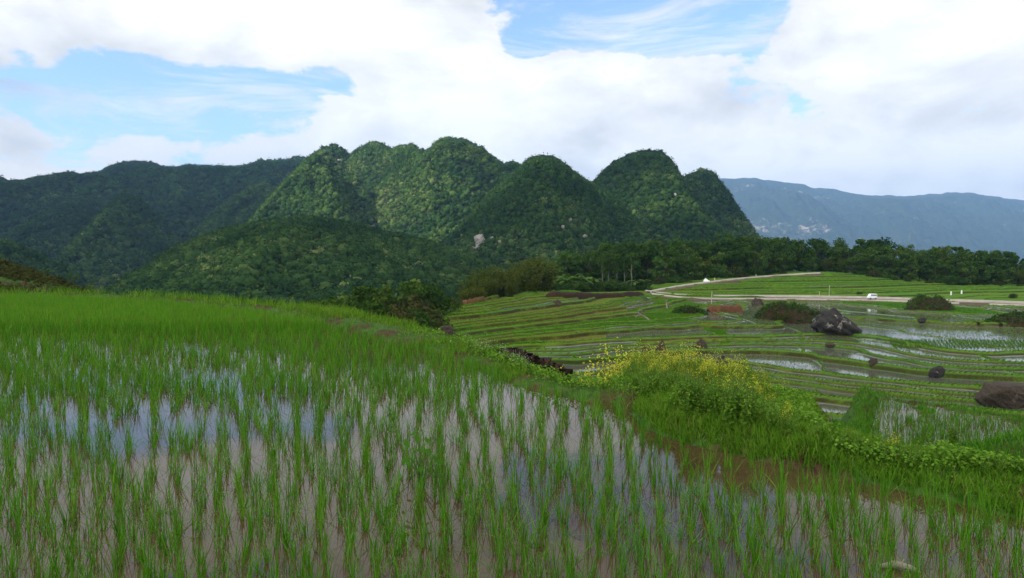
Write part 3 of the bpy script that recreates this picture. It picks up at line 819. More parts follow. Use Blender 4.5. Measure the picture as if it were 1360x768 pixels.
# ------------------------------------------------------------------ grass and ground cover on the bund
def scatter_bund(n, s0, s1, px0=-150, px1=1480, ymax=42, power=1.0):
    y = rng.uniform(1 / ymax, 1 / 4.5, n) ** -1 if power == 1 else rng.uniform(4.5, ymax, n)
    px = rng.uniform(px0, px1, n); x = y * (px - 680) / F
    s = sdist(x, y); m = (s > s0) & (s < s1)
    x, y, s = x[m], y[m], s[m]
    return np.stack([x, y, near_z(x, y)], -1), s
B, s = scatter_bund(900000, 0.02, 4.2)
patch = fbm(B[:, 0] * 1.1, B[:, 1] * 1.1, 71, 3)
d = np.hypot(B[:, 0], B[:, 1])
keep = (rng.random(len(B)) < np.clip((patch - np.interp(680 + F * B[:, 0] / B[:, 1], [780, 860], [0.40, 0.34])) * 5.0, np.interp(680 + F * B[:, 0] / B[:, 1], [780, 860], [0.08, 0.38]), 1))
B, s, patch, d = B[keep], s[keep], patch[keep], d[keep]
n = len(B); print('grass', n)
acc = Acc()
far_rim = np.clip((d - 14) / 16, 0, 1)
acc.add(*blades(B - np.array([0, 0, 0.02]), rng.uniform(0, 2 * PI, n), np.abs(rng.normal(0, 0.4, n)), rng.uniform(0.1, 1.3, n), rng.uniform(0.04, 0.13, n) * (1 + 2.2 * far_rim) * (0.7 + patch),
                0.007 + 0.0006 * d, 2, np.clip(rng.normal(0.35 + 0.35 * patch, 0.22, n), 0, 1)))
stuff(add('bund_grass', acc.mesh('bund_grass', [M_GRASS])), 'short green grass covering the earth bund round the front paddy', 'grass')
# small-leaved creeping weeds
B, s = scatter_bund(420000, 0.25, 4.5, 480)
pt = fbm(B[:, 0] * 0.9, B[:, 1] * 0.9, 81, 3)
keep = rng.random(len(B)) < np.clip((pt - 0.46) * 5, 0, 1) * np.interp(680 + F * B[:, 0] / B[:, 1], [520, 700], [0.15, 1]); B = B[keep]; n = len(B)
N = rng.normal(0, 0.55, (n, 3)); N[:, 2] += 1
acc = Acc(); dd = np.hypot(B[:, 0], B[:, 1])
acc.add(*leaves(B + np.stack([0 * dd, 0 * dd, rng.uniform(0.02, 0.16, n)], -1), N, (0.011 + 0.0010 * dd) * rng.uniform(0.6, 1.4, n), np.clip(rng.normal(0.5, 0.25, n), 0, 1)))
stuff(add('creeping_weeds', acc.mesh('creeping_weeds', [M_WEED])), 'low leafy weeds creeping over the bund beside the front paddy', 'weeds')

# ------------------------------------------------------------------ plants with parts
def copy_tree(root, loc, rotz, scale):
    r = root.copy(); COL.objects.link(r); r.location = loc; r.rotation_euler = (0, 0, rotz); r.scale = (scale,) * 3
    for ch in root.children:
        c = ch.copy(); COL.objects.link(c); c.parent = r
    return r

def mustard_parts(seed, h=0.95, flowers=True, big=False, fsz=0.016):
    rg = np.random.default_rng(seed)
    st, fo, fl = Acc(), Acc(), Acc()
    ns = rg.integers(9, 15)
    for k in range(ns):
        a = rg.uniform(0, 2 * PI); L = h * rg.uniform(0.65, 1.1); sp = rg.uniform(0.05, 0.34) * h
        t = np.linspace(0, 1, 5)
        pts = np.stack([np.cos(a) * sp * t ** 1.3 + rg.normal(0, 0.02, 5) * t, np.sin(a) * sp * t ** 1.3 + rg.normal(0, 0.02, 5) * t, L * t], -1)
        V, Fq = tube(pts, np.linspace(0.008, 0.003, 5), 4); st.add(V, Fq, rg.random())
        nl = rg.integers(48, 76); tt = rg.uniform(0.05, 0.85, nl)
        c = np.stack([np.interp(tt, t, pts[:, j]) for j in range(3)], -1); dr = rg.normal(size=(nl, 3)); dr[:, 2] = np.abs(dr[:, 2]) * 0.6
        dr /= np.linalg.norm(dr, axis=1, keepdims=True)
        sz = 0.055 * (1.25 - tt) * rg.uniform(0.6, 1.3, nl) * (0.72 if big else 0.7)
        fo.add(*leaves(c + dr * sz[:, None] * 1.5, rg.normal(0, 0.6, (nl, 3)) + np.array([0, 0, 0.9]), sz, np.clip(rg.normal(0.5, 0.25, nl) + 0.25 * tt, 0, 1), 0.5))
        if flowers:
            nf = rg.integers(8, 16) if fsz > 0.015 else rg.integers(1, 4)
            p = pts[-1] + rg.normal(0, 0.06, (nf, 3)) * np.array([1, 1, 1.8])
            fl.add(*leaves(p, rg.normal(0, 0.7, (nf, 3)) + np.array([0, -0.4, 0.6]), fsz * rg.uniform(0.7, 1.3, nf), rg.random(nf), 0.9))
    return st, fo, fl
def make_plant(name, seed, flowers=True, h=0.95, fm=M_FLOWER, lm=M_WEED, big=False, fsz=0.016):
    r = add(name, None); st, fo, fl = mustard_parts(seed, h, flowers, big, fsz)
    add('stem', st.mesh('stem', [M_STEM]), r); add('foliage', fo.mesh('foliage', [lm]), r)
    if flowers: add('blossom', fl.mesh('blossom', [fm]), r)
    return r
must = [make_plant('mustard_plant', 100 + k) for k in range(6)]
weed = [make_plant('leafy_weed', 200 + k, False, 0.7, big=True) for k in range(5)]
whit = [make_plant('white_flowered_weed', 300 + k, True, 0.45, M_WHITEFL, M_WEED, True, 0.010) for k in range(2)]
used = {}
def put_plant(protos, x, y, z, sc, label, cat, group):
    p = protos[random.randrange(len(protos))]
    if p.name not in used:
        used[p.name] = 1; r = p; r.location = (x, y, z); r.rotation_euler = (0, 0, random.uniform(0, 6.28)); r.scale = (sc,) * 3
    else:
        r = copy_tree(p, (x, y, z), random.uniform(0, 6.28), sc)
    tag(r, label, cat, group)
    return r
# flowering mass on the outer shoulder: (px of the base line, distance from the water, height of the top in the photo)
def shoulder(px, s_out):
    """point on the view line px at s_out metres beyond the paddy edge"""
    Y = np.arange(4.5, 45, 0.05); x = Y * (px - 680) / F
    s = sdist(x, Y); k = np.where(s < 0)[0]
    k = k[-1] if len(k) else 0
    j = k + np.argmax(s[k:] >= s_out)
    return x[j], Y[j], float(near_z(x[j:j + 1], Y[j:j + 1])[0])
top_line = [(690, 505), (740, 500), (780, 488), (820, 472), (860, 458), (900, 462), (940, 468), (980, 474), (1010, 485), (1040, 508), (1060, 522), (1100, 536), (1150, 546), (1200, 552), (1230, 560)]
placed = 0
for k in range(440):
    px = random.uniform(725, 1225) if k % 3 else random.uniform(790, 1040)
    so = random.uniform(0.3, 3.6 if px < 1080 else 1.1)
    x, y, z = shoulder(px, so)
    ty = interp(top_line, px) + random.uniform(-9, 14) + (3.6 - so) * 10
    zt = at(px, ty, y)[2]
    h = zt - z
    if h < 0.12: continue
    h = min(h, 1.6)
    flowering = random.random() < np.interp(px, [720, 860, 930, 1010, 1100, 1225], [0.65, 0.75, 0.65, 0.5, 0.35, 0.3]) * np.interp(so, [0.6, 1.8, 3], [0.15, 0.6, 1])
    if flowering:
        put_plant(must, x, y, z - 0.03, h / 0.98, 'yellow-flowered mustard plant in the flowering mass on the outer side of the bund', 'mustard plant', 'mustard plants along the bund')
    else:
        put_plant(weed, x, y, z - 0.03, h / 0.72, 'bushy green flowerless weed among the yellow mustard on the bund', 'weed', 'bushy weeds among the mustard')
    placed += 1
for k in range(34):
    px = random.uniform(1120, 1380) if k % 2 else random.uniform(1255, 1380)
    x, y, z = shoulder(px, random.uniform(0.9, 1.7) if px < 1290 else random.uniform(0.5, 2.4))
    put_plant(weed, x, y, z - 0.02, random.uniform(0.12, 0.30), 'low bushy weed on the bund at the right edge, above the small lower paddy', 'weed', 'low weeds on the right of the bund')
for k in range(40):
    px = random.uniform(1215, 1375); y = random.uniform(9.5, 17); x = y * (px - 680) / F; z = float(near_z(np.array([x]), np.array([y]))[0])
    if z < -1.2 or z > -0.4: continue
    put_plant(weed, x, y, z - 0.02, random.uniform(0.35, 0.8), 'leafy weed on the wet ground round the small lower paddy at the right', 'weed', 'weeds round the small lower paddy')
for k in range(46):
    px = random.uniform(600, 705)
    x, y, z = shoulder(px, random.uniform(0.35, 1.1))
    put_plant(whit, x, y, z - 0.02, random.uniform(0.3, 0.6), 'low bright green weed dotted white on the bund left of the dark earth bank', 'weed', 'white-dotted weeds beside the earth bank')

# ------------------------------------------------------------------ trees
def limb(acc, a, b, r0, r1, k=5, sag=0.0, rg=rng):
    t = np.linspace(0, 1, 5)[:, None]
    p = np.asarray(a) * (1 - t) + np.asarray(b) * t + rg.normal(0, 0.03, (5, 3)) * np.linalg.norm(np.subtract(b, a)) * np.sin(t * PI)
    p[:, 2] += sag * np.sin(t[:, 0] * PI)
    V, Fq = tube(p, np.linspace(r0, r1, 5), k); acc.add(V, Fq)
def broadleaf(seed, h=10.0, w=7.0, n_lobe=24, leaf=0.32, per=95, low=0.10, mat=M_TREE, name='broadleaf_tree', bark=M_BARK):
    rg = np.random.default_rng(seed); tr, cr = Acc(), Acc()
    t = np.linspace(0, 1, 7); top = h * 0.62
    trunk = np.stack([rg.normal(0, 0.12, 7).cumsum() * 0.4, rg.normal(0, 0.12, 7).cumsum() * 0.4, top * t - 0.4], -1); trunk[0, :2] = 0
    V, Fq = tube(trunk, np.linspace(0.24, 0.08, 7) * h / 10, 7); tr.add(V, Fq)
    for k in range(n_lobe):
        a = k * 2.4 + rg.uniform(-0.5, 0.5); q = rg.uniform(0.15, 1) ** 0.6
        zz = h * (low + (0.92 - low) * rg.random())
        wid = w / 2 * math.sin(np.clip((zz / h - low * 0.6) / (1.08 - low * 0.6), 0.05, 1) * PI) ** 0.6
        c = np.array([math.cos(a) * q * wid, math.sin(a) * q * wid, zz]); r = rg.uniform(0.16, 0.30) * w * 0.75
        j = int(np.clip(zz / top * 5 - 1, 1, 6)); limb(tr, trunk[j], c, 0.07 * h / 10, 0.02, 4, 0.2, rg)
        m = int(per * rg.uniform(0.7, 1.3)); dr = rg.normal(size=(m, 3)); dr[:, 2] = dr[:, 2] * 0.8 + 0.15
        dr /= np.linalg.norm(dr, axis=1, keepdims=True)
        P = c + dr * r * rg.uniform(0.35, 1.12, (m, 1)) * np.array([1, 1, 0.75])
        base = np.clip(rg.normal(0.45, 0.18), 0, 1)
        cr.add(*leaves(P, dr + rg.normal(0, 0.55, (m, 3)) + np.array([0, 0, 0.3]), leaf * rg.uniform(0.6, 1.35, m) * h / 10, np.clip(base + rg.normal(0, 0.13, m), 0, 1)))
    r = add(name, None); add('trunk', tr.mesh('trunk', [bark]), r); add('crown', cr.mesh('crown', [mat]), r)
    r['_h'] = h
    return r
def bamboo(seed, h=9.0, name='bamboo_clump'):
    rg = np.random.default_rng(seed); st, cr = Acc(), Acc()
    for k in range(26):
        a = rg.uniform(0, 2 * PI); b0 = rg.uniform(0, 0.9); reach = rg.uniform(0.6, 3.2); L = h * rg.uniform(0.6, 1.02)
        t = np.linspace(0, 1, 8)
        hh = L * (t - 0.18 * t ** 3); out = b0 + reach * t ** 2.2
        pts = np.stack([np.cos(a) * out, np.sin(a) * out, hh], -1)
        V, Fq = tube(pts, np.linspace(0.06, 0.015, 8), 4); st.add(V, Fq)
        m = 95; tt = rg.uniform(0.12, 1, m) ** 0.8
        c = np.stack([np.interp(tt, t, pts[:, j]) for j in range(3)], -1) + rg.normal(0, 0.42, (m, 3))
        N = rg.normal(0, 0.8, (m, 3)); N[:, 2] += 0.6
        cr.add(*leaves(c, N, 0.30 * rg.uniform(0.5, 1.2, m), np.clip(rg.normal(0.45, 0.18) + rg.normal(0, 0.14, m) + 0.15 * (tt - 0.5), 0, 1), 0.45))
    r = add(name, None); add('culms', st.mesh('culms', [M_STEM]), r); add('crown', cr.mesh('crown', [M_BAMBOO]), r); r['_h'] = h
    return r
def slender(seed, h=11.0):
    rg = np.random.default_rng(seed); tr, cr = Acc(), Acc()
    t = np.linspace(0, 1, 8); trunk = np.stack([rg.normal(0, 0.08, 8).cumsum(), rg.normal(0, 0.08, 8).cumsum(), h * 0.9 * t - 0.3], -1)
    V, Fq = tube(trunk, np.linspace(0.16, 0.06, 8), 6); tr.add(V, Fq)
    for k in range(9):
        z = h * rg.uniform(0.55, 0.97); a = rg.uniform(0, 6.28); q = rg.uniform(0.2, 1.5)
        c = np.array([math.cos(a) * q, math.sin(a) * q, z]); limb(tr, trunk[int(min(7, z / h * 7))], c, 0.05, 0.02, 4, 0.1, rg)
        m = 60; dr = rg.normal(size=(m, 3)); P = c + dr * 0.5 * np.array([1, 1, 0.6])
        cr.add(*leaves(P, rg.normal(0, 0.6, (m, 3)) + np.array([0, 0, 0.7]), 0.26 * rg.uniform(0.6, 1.3, m), np.clip(rg.normal(0.5, 0.2, m), 0, 1)))
    r = add('slender_tree', None); add('trunk', tr.mesh('trunk', [M_PALEBARK]), r); add('crown', cr.mesh('crown', [M_TREE]), r); r['_h'] = h
    return r
def banana(seed, h=4.5):
    rg = np.random.default_rng(seed); st, le = Acc(), Acc()
    for q in range(3):
        bx_, by_ = rg.normal(0, 0.7, 2); hs = h * rg.uniform(0.35, 0.5)
        V, Fq = tube(np.array([[bx_, by_, -0.2], [bx_ * 1.05, by_ * 1.05, hs * 0.5], [bx_ * 1.1, by_ * 1.1, hs]]), [0.17, 0.14, 0.10], 7); st.add(V, Fq)
        for k in range(8):
            a = k * 0.8 + rg.uniform(-0.3, 0.3); L = h * rg.uniform(0.45, 0.65); up = rg.uniform(0.35, 1.1)
            t = np.linspace(0, 1, 7); out = L * t * math.cos(up * 0.8); hh = hs + L * t * math.sin(up) - L * 0.55 * t ** 2.4
            C = np.stack([bx_ * 1.1 + np.cos(a) * out, by_ * 1.1 + np.sin(a) * out, hh], -1)
            wv = np.array([-math.sin(a), math.cos(a), 0]); wd = 0.36 * np.sin(np.clip(t * 0.95 + 0.05, 0, 1) * PI) ** 0.6 + 0.02
            Vl = np.stack([C - wv * wd[:, None] - np.array([0, 0, 0.09]), C, C + wv * wd[:, None] - np.array([0, 0, 0.09])], 1).reshape(-1, 3)
            fs = []
            for i in range(6):
                fs += [(i * 3, i * 3 + 1, i * 3 + 4, i * 3 + 3), (i * 3 + 1, i * 3 + 2, i * 3 + 5, i * 3 + 4)]
            le.add(Vl, np.array(fs), rg.uniform(0.3, 1))
    r = add('banana_plant', None); add('stem', st.mesh('stem', [M_STEM]), r); add('leaves', le.mesh('leaves', [M_LIGHTLEAF]), r); r['_h'] = h
    return r
def bush(seed, h=2.0, w=2.6, mat=M_BUSH, name='bush', per=110, lobes=10, leaf=0.11):
    rg = np.random.default_rng(seed); st, cr = Acc(), Acc()
    for k in range(lobes):
        a = rg.uniform(0, 2 * PI); q = rg.random() ** 0.5; c = np.array([math.cos(a) * q * w * 0.36, math.sin(a) * q * w * 0.36, h * rg.uniform(0.25, 0.75) * (1.1 - 0.4 * q)])
        limb(st, (0, 0, -0.1), c, 0.035 * h / 2, 0.012, 4, 0, rg)
        m = per; dr = rg.normal(size=(m, 3)); dr /= np.linalg.norm(dr, axis=1, keepdims=True)
        P = c + dr * rg.uniform(0.3, 1.1, (m, 1)) * np.array([w * 0.24, w * 0.24, h * 0.27])
        P[:, 2] = np.maximum(P[:, 2], 0.02)
        cr.add(*leaves(P, dr + rg.normal(0, 0.6, (m, 3)) + np.array([0, 0, 0.3]), leaf * h / 2 * rg.uniform(0.6, 1.4, m), np.clip(rg.normal(0.45, 0.15) + rg.normal(0, 0.14, m), 0, 1)))
    r = add(name, None); add('stem', st.mesh('stem', [M_BARK]), r); add('foliage', cr.mesh('foliage', [mat]), r); r['_h'] = h
    return r

KIND = {
    'broad': [broadleaf(400 + k, 10, random.uniform(7.5, 9.5)) for k in range(6)],
    'tall': [broadleaf(420 + k, 12, random.uniform(5.5, 7), 22, 0.30, 85, 0.16) for k in range(4)],
    'pale': [broadleaf(440 + k, 10, 8, 20, 0.32, 75, 0.14, M_LIGHTLEAF, 'feathery_tree') for k in range(3)],
    'bamboo': [bamboo(460 + k) for k in range(4)],
    'slender': [slender(480 + k) for k in range(3)],
    'banana': [banana(490 + k) for k in range(3)],
    'bush': [bush(500 + k) for k in range(4)],
    'scrub': [bush(510 + k, 2.0, 3.0, M_SCRUB, 'scrub_bush') for k in range(3)],
    'sapling': [broadleaf(520 + k, 3.0, 2.2, 8, 0.32, 40, 0.35, M_LIGHTLEAF, 'sapling') for k in range(3)],
}
BASE_LABEL = {'broad': ('dark green bushy tree', 'tree'), 'tall': ('tall narrow dark tree', 'tree'), 'pale': ('pale feathery green tree', 'tree'), 'bamboo': ('olive bamboo clump', 'bamboo'),
              'slender': ('slender tree with bare pale trunk', 'tree'), 'banana': ('banana plant', 'banana plant'), 'bush': ('green rounded bush', 'bush'), 'scrub': ('brown scrub bush', 'bush'),
              'sapling': ('young pale green tree', 'sapling')}
PLANTS = []            # (px, object, kind, place, group)
def grow(kind, px, Y, z, height, place, group):
    p = KIND[kind][random.randrange(len(KIND[kind]))]; sc = height / p['_h']
    x = Y * (px - 680) / F
    if p.name not in used:
        used[p.name] = 1; r = p; r.location = (x, Y, z); r.rotation_euler = (0, 0, random.uniform(0, 6.28)); r.scale = (sc,) * 3
    else:
        r = copy_tree(p, (x, Y, z), random.uniform(0, 6.28), sc)
    PLANTS.append((px, r, kind, place, group)); return r
def grow_to(kind, px, Y, top_py, place, group, zmin=None, sink=0.3):
    z = tz_at(Y * (px - 680) / F, Y) if zmin is None else zmin
    h = at(px, top_py, Y)[2] - z
    if h < 0.6: h = 0.6
    return grow(kind, px, Y, z - sink, h, place, group)

# the wood behind the road: base line and skyline read from the photo
skyline = [(690, 352), (720, 342), (745, 338), (775, 326), (800, 316), (830, 322), (865, 322), (880, 314), (905, 322), (930, 318), (960, 308), (990, 312), (1020, 312), (1050, 318), (1075, 320), (1090, 316), (1110, 322),
           (1140, 318), (1160, 314), (1185, 318), (1215, 328), (1240, 326), (1262, 322), (1290, 330), (1320, 330), (1345, 334), (1400, 330)]
baseY = [(690, 186), (760, 210), (862, 216), (900, 222), (940, 232), (1000, 245), (1060, 258), (1095, 258), (1150, 250), (1200, 243), (1260, 238), (1400, 236)]
def place_word(px):
    marks = [(735, 'left of the bananas'), (790, 'behind the bananas'), (840, 'behind the bare trunks'), (885, 'behind the road fork'), (925, 'left of the white heap'),
             (965, 'behind the white heap'), (1030, 'above the upper road'), (1095, 'at the upper road end'), (1150, 'above the white van'), (1205, 'left of the mound'),
             (1270, 'behind the mound'), (1500, 'at the right edge')]
    for m, t in marks:
        if px < m: return t
for row, (n, dY, dtop) in enumerate([(46, 26, 0), (44, 14, 7), (42, 5, 18)]):
    for k in range(n):
        px = 700 + (1385 - 700) * (k + random.uniform(0.1, 0.9)) / n
        if row == 2 and 745 < px < 862: continue
        Y = interp(baseY, px) + dY + random.uniform(-3, 3)
        top = interp(skyline, px) + dtop + random.uniform(-3, 5)
        kind = random.choices(['broad', 'tall', 'pale', 'bamboo'], [5, 3 if row < 2 else 1, 1.2, 1.3 if px < 1130 else 0.4])[0]
        if row == 0 and 785 < px < 812: kind = 'pale'
        grow_to(kind, px, Y, top, ('back row of wood ' if row == 0 else 'middle row of wood ' if row == 1 else 'front row of wood ') + place_word(px), 'trees of the wood behind the road')
for k in range(46):                                    # undergrowth along the foot of the wood
    px = 700 + 690 * (k + random.uniform(0.2, 0.8)) / 46
    Y = interp(baseY, px) + random.uniform(-3, 1)
    grow_to('scrub' if random.random() < (0.55 if px > 870 else 0.15) else 'bush', px, Y, interp(skyline, px) + 44 + random.uniform(-6, 6) + (6 if px < 860 else 0), 'at foot of wood ' + place_word(px), 'undergrowth at the foot of the wood')
# row of bare pale trunks, bananas
for px in (800, 809, 819, 829, 838):
    grow_to('slender', px, 203 + random.uniform(-2, 2), 334 + random.uniform(-4, 4), 'in the row left of road fork', 'row of bare pale trunks')
for px, top in ((738, 356), (752, 352), (768, 351), (782, 355), (728, 360)):
    grow_to('banana', px, 196 + random.uniform(-3, 3), top, 'in the clump above the terraces', 'bananas behind the terraces')
grow_to('banana', 848, 202, 360, 'standing alone beside the road fork', 'bananas behind the terraces')
for px in np.linspace(690, 855, 18):
    grow_to('bush', px, interp([(690, 176), (735, 186), (800, 195), (860, 200)], px) + random.uniform(0, 5), random.uniform(366, 374), 'on the bank above the terraces', 'bushes on the bank above the terraces')
# bamboo on the left of the spur
for px, top, Y in [(605, 392, 126), (618, 378, 132), (628, 362, 140), (640, 350, 146), (655, 346, 150), (668, 348, 152), (680, 352, 156), (690, 340, 165), (703, 333, 172), (716, 334, 176), (728, 345, 180), (648, 362, 138), (676, 368, 146), (708, 358, 165), (632, 376, 133)]:
    x = Y * (px - 680) / F
    zb = at(px, interp([(600, 412), (640, 402), (690, 390), (730, 388)], px), Y)[2] - 1.2
    grow_to('bamboo', px, Y, top, 'beyond the left rim of the terraces' if px < 660 else 'on the rim below the pale cliff', 'bamboo beside the terraces', zb, 0.0)
# trees and scrub below the left edge, in the dip behind the front paddy
for px, top, Y, kind in [(402, 408, 70, 'bush'), (420, 398, 75, 'broad'), (436, 390, 80, 'broad'), (452, 386, 84, 'pale'), (470, 380, 90, 'broad'), (490, 379, 95, 'broad'), (508, 378, 98, 'tall'), (526, 374, 104, 'broad'), (545, 370, 108, 'pale'),
                         (562, 374, 112, 'broad'), (580, 384, 116, 'bamboo'), (594, 390, 120, 'bamboo'), (440, 404, 62, 'bush'), (460, 400, 64, 'broad'), (478, 398, 66, 'broad'), (495, 398, 66, 'broad'), (512, 404, 68, 'scrub'), (528, 402, 74, 'scrub'),
                         (546, 402, 86, 'bush'), (560, 398, 92, 'scrub'), (575, 402, 100, 'bush'), (532, 388, 92, 'scrub'), (505, 392, 80, 'tall'), (385, 412, 62, 'bush'), (600, 398, 112, 'bush')]:
    zb = at(px, 438, Y)[2] - 1.0
    grow_to(kind, px, Y, top, 'in the dip behind the front paddy', 'trees in the dip behind the front paddy', zb, 0.0)

# ------------------------------------------------------------------ the hillside at the left edge
hx_crest = [(-140, 325), (-40, 338), (0, 344), (25, 353), (50, 361), (80, 372), (105, 382), (125, 390), (150, 404), (190, 430)]
uu = np.arange(-140, 185, 2.0); V = []
for t in np.linspace(0, 1, 24):
    Y = 58 - 18 * t
    c = at(uu, interp(hx_crest, uu) + (fbm(uu / 9, uu * 0, 3, 3) - 0.5) * 4, 58)
    z = -1.5 + (c[:, 2] + 1.5) * (1 - t) ** 1.15 + (fbm(uu / 8, t * 6 + 0 * uu, 14, 3) - 0.5) * 0.5 * math.sin(min(1, t * 1.5) * PI)
    V.append(np.stack([c[:, 0], Y + 0 * z, z], -1))
c = at(uu, interp(hx_crest, uu), 58); V.insert(0, np.stack([c[:, 0] * 1.2, 70 + 0 * uu, c[:, 2] * 0 - 12], -1))
V = np.stack(V)
structure(add('hillside', mesh_np('hillside', V.reshape(-1, 3), [grid_faces(*V.shape[:2])], [M_GROUND], None, True)))
n = 26000; i = rng.integers(1, 23, n); j = rng.integers(0, len(uu) - 1, n); a = rng.random((n, 1)); b = rng.random((n, 1))
P = (V[i, j] * (1 - a) + V[i + 1, j] * a) * (1 - b) + (V[i, j + 1] * (1 - a) + V[i + 1, j + 1] * a) * b
pt = fbm(P[:, 0] / 3, P[:, 1] / 3 + P[:, 2], 9, 3); P = P[(rng.random(n) < np.clip((pt - 0.3) * 4, 0.1, 1))]; n = len(P)
acc = Acc(); N = rng.normal(0, 0.6, (n, 3)); N[:, 2] += 0.8; N[:, 1] -= 0.4
acc.add(*leaves(P + np.array([0, 0, 0.10]), N, 0.14 * rng.uniform(0.5, 1.4, n), np.clip(rng.normal(0.4, 0.25, n), 0, 1)))
stuff(add('hillside_scrub', acc.mesh('hillside_scrub', [M_SCRUB])), 'dark low scrub covering the brown hillside at the left edge', 'scrub')
for px, top, base in [(62, 354, 366), (97, 359, 378), (122, 374, 388), (118, 377, 390)]:
    z = at(px, base, 56)[2]
    grow('sapling', px, 56, z - 0.1, at(px, top, 56)[2] - z + 0.1, 'on the hillside at the left edge', 'saplings on the left hillside')
for px, top in [(78, 379), (88, 378), (98, 381), (70, 382)]:
    z = at(px, 393, 38.6)[2]
    grow('bush', px, 38.6, z - 0.1, at(px, top, 38.6)[2] - z + 0.1, 'on the far rim of the front paddy', 'bushes on the far rim of the front paddy')

# ================================================================== ROCKS, BANKS, ROAD AND SMALL THINGS
def rock_mesh(name, size, seed, mat, flat=0.0, rough=0.22, shape=None):
    V, Fq = ICO4
    V = V.copy(); rg = np.random.default_rng(seed); o = rg.uniform(0, 50, 3)
    q = V * 1.1 + o
    d = (fbm(q[:, 0] + q[:, 2] * 0.6, q[:, 1] + q[:, 2] * 0.8, seed, 4) - 0.5) * 2 * rough + (fbm(q[:, 0] * 4 + q[:, 2] * 3, q[:, 1] * 4 - q[:, 2] * 3, seed + 3, 4) - 0.5) * rough * 0.8
    # faceted faces: pull towards a few cutting planes
    for k in range(9):
        nrm = rg.normal(size=3); nrm /= np.linalg.norm(nrm); h = rg.uniform(0.72, 0.95)
        pr = V @ nrm; V = np.where((pr > h)[:, None], V - (pr - h)[:, None] * nrm * 0.8, V)
    V = V * (1 + d)[:, None]
    if flat: V[:, 2] = np.where(V[:, 2] > flat, flat + (V[:, 2] - flat) * 0.2, V[:, 2])
    V = V * np.array(size) / 2
    if shape is not None: V = shape(V)
    return mesh_np(name, V, [Fq], [mat])
def rock(px0, px1, py_top, py_base, seed, mat, label, pos=None, depth=0.8, shape=None, flat=0.0, name='boulder', rough=0.22, cat='rock', sunk=0.25):
    pxc = (px0 + px1) / 2
    P = ground_at(pxc, py_base) if pos is None else np.array(pos, float)
    wd = (px1 - px0) / F * P[1]; h = (py_base - py_top) / F * P[1]
    H = h * (1 + sunk)
    me = rock_mesh(name, (wd * 1.05, wd * depth, H * 1.08), seed, mat, flat, rough, shape)
    o = add(name, me, None, (P[1] * (pxc - 680) / F, P[1] + wd * depth * 0.3, P[2] + h - H / 2))
    return tag(o, label, cat)
def taper(V):                                   # high at the left, running down to the right
    x = V[:, 0] / (np.abs(V[:, 0]).max())
    V = V.copy(); zmin = V[:, 2].min()
    V[:, 2] = zmin + (V[:, 2] - zmin) * np.interp(x, [-1, -0.55, -0.1, 0.25, 0.6, 1], [0.9, 1.05, 1.0, 0.78, 0.62, 0.5]); return V
def overhang(V):
    z = V[:, 2] / np.abs(V[:, 2]).max(); V = V.copy(); V[:, 0] *= 0.88 + 0.12 * z; V[:, 1] *= 0.9 + 0.1 * z; return V
rock(1087, 1147, 411, 445, 5, M_ROCK, 'large black boulder streaked with white, sloping down to the right among the paddies', shape=taper, depth=0.75, rough=0.34)
rock(1314, 1392, 505, 543, 8, M_ROCKB, 'big flat-topped brown boulder at the right edge of the lower paddies', shape=overhang, flat=0.62, depth=0.8)
rock(1242, 1264, 488, 499, 11, M_ROCK, 'small black rock on a bund left of the big flat-topped brown boulder', sunk=0.9, rough=0.38)
rock(954, 970, 474, 486, 12, M_ROCK, 'small black rock just right of the top of the yellow mustard mass', sunk=0.9, rough=0.38)
rock(927, 941, 452, 463, 13, M_ROCKB, 'small brown rock on the terrace rim above the yellow mustard mass', sunk=1.6, rough=0.38)
rock(872, 888, 455, 474, 14, M_ROCKB, 'pale brown rock rising behind the left end of the yellow mustard mass', sunk=1.6, rough=0.38)
rock(852, 868, 462, 482, 15, M_ROCKB, 'dark brown rock behind the mustard, left of the pale brown rock', sunk=1.6, rough=0.38)
rock(1000, 1016, 396, 405, 16, M_ROCKB, 'grey brown rock beside the lower edge of the pale road', sunk=0.9, rough=0.38)
rock(734, 746, 400, 407, 17, M_ROCKB, 'small grey rock on the upper terraces left of centre', sunk=0.9, rough=0.38)
rock(1158, 1170, 475, 483, 18, M_ROCKB, 'tiny dark rock at the corner of a flooded paddy below the black boulder', sunk=0.9, rough=0.38)
rock(1100, 1112, 456, 462, 19, M_ROCKB, 'low brown hump in the paddy below the black boulder', cat='rock')
rock(1222, 1236, 422, 427, 20, M_ROCK, 'tiny black rock in the wet paddies left below the scrubby mound', sunk=0.9, rough=0.38)
x, y, z = shoulder(590, 2.2)
rock(576, 604, 441, 462, 21, M_ROCKB, 'brown boulder half hidden in grass on the outer edge of the front bund', pos=(x, y, z - 0.15))
# limestone showing through the forest
def outcrop(px, py, wpx, hpx, G, seed, label):
    # nearest point of the hill sheet on this view line
    up = 680 + F * G[..., 0] / G[..., 1]; q = at(up, np.full(up.shape, py), 1.0)
    vpy = 384 - F * ((G[..., 2] - CAMH) / G[..., 1] * CP + SP) / (CP - SP * (G[..., 2] - CAMH) / G[..., 1])
    k = np.argmin((up - px) ** 2 + (vpy - py) ** 2); P = G.reshape(-1, 3)[k]
    wd = wpx / F * P[1]; h = hpx / F * P[1]
    o = add('limestone_outcrop', rock_mesh('limestone_outcrop', (wd, wd * 0.7, h), seed, M_LIME, 0, 0.75), None, (P[1] * (px - 680) / F, P[1] - 2.6, at(px, py, P[1] - 2.6)[2]))
    tag(o, label, 'rock outcrop', 'pale limestone showing through the forest')
outcrop(638, 324, 15, 20, G_c1, 31, 'largest pale limestone cliff face low on the middle karst peak')
outcrop(630, 330, 8, 8, G_c1, 32, 'small pale cliff patch at the lower left of the largest limestone face')
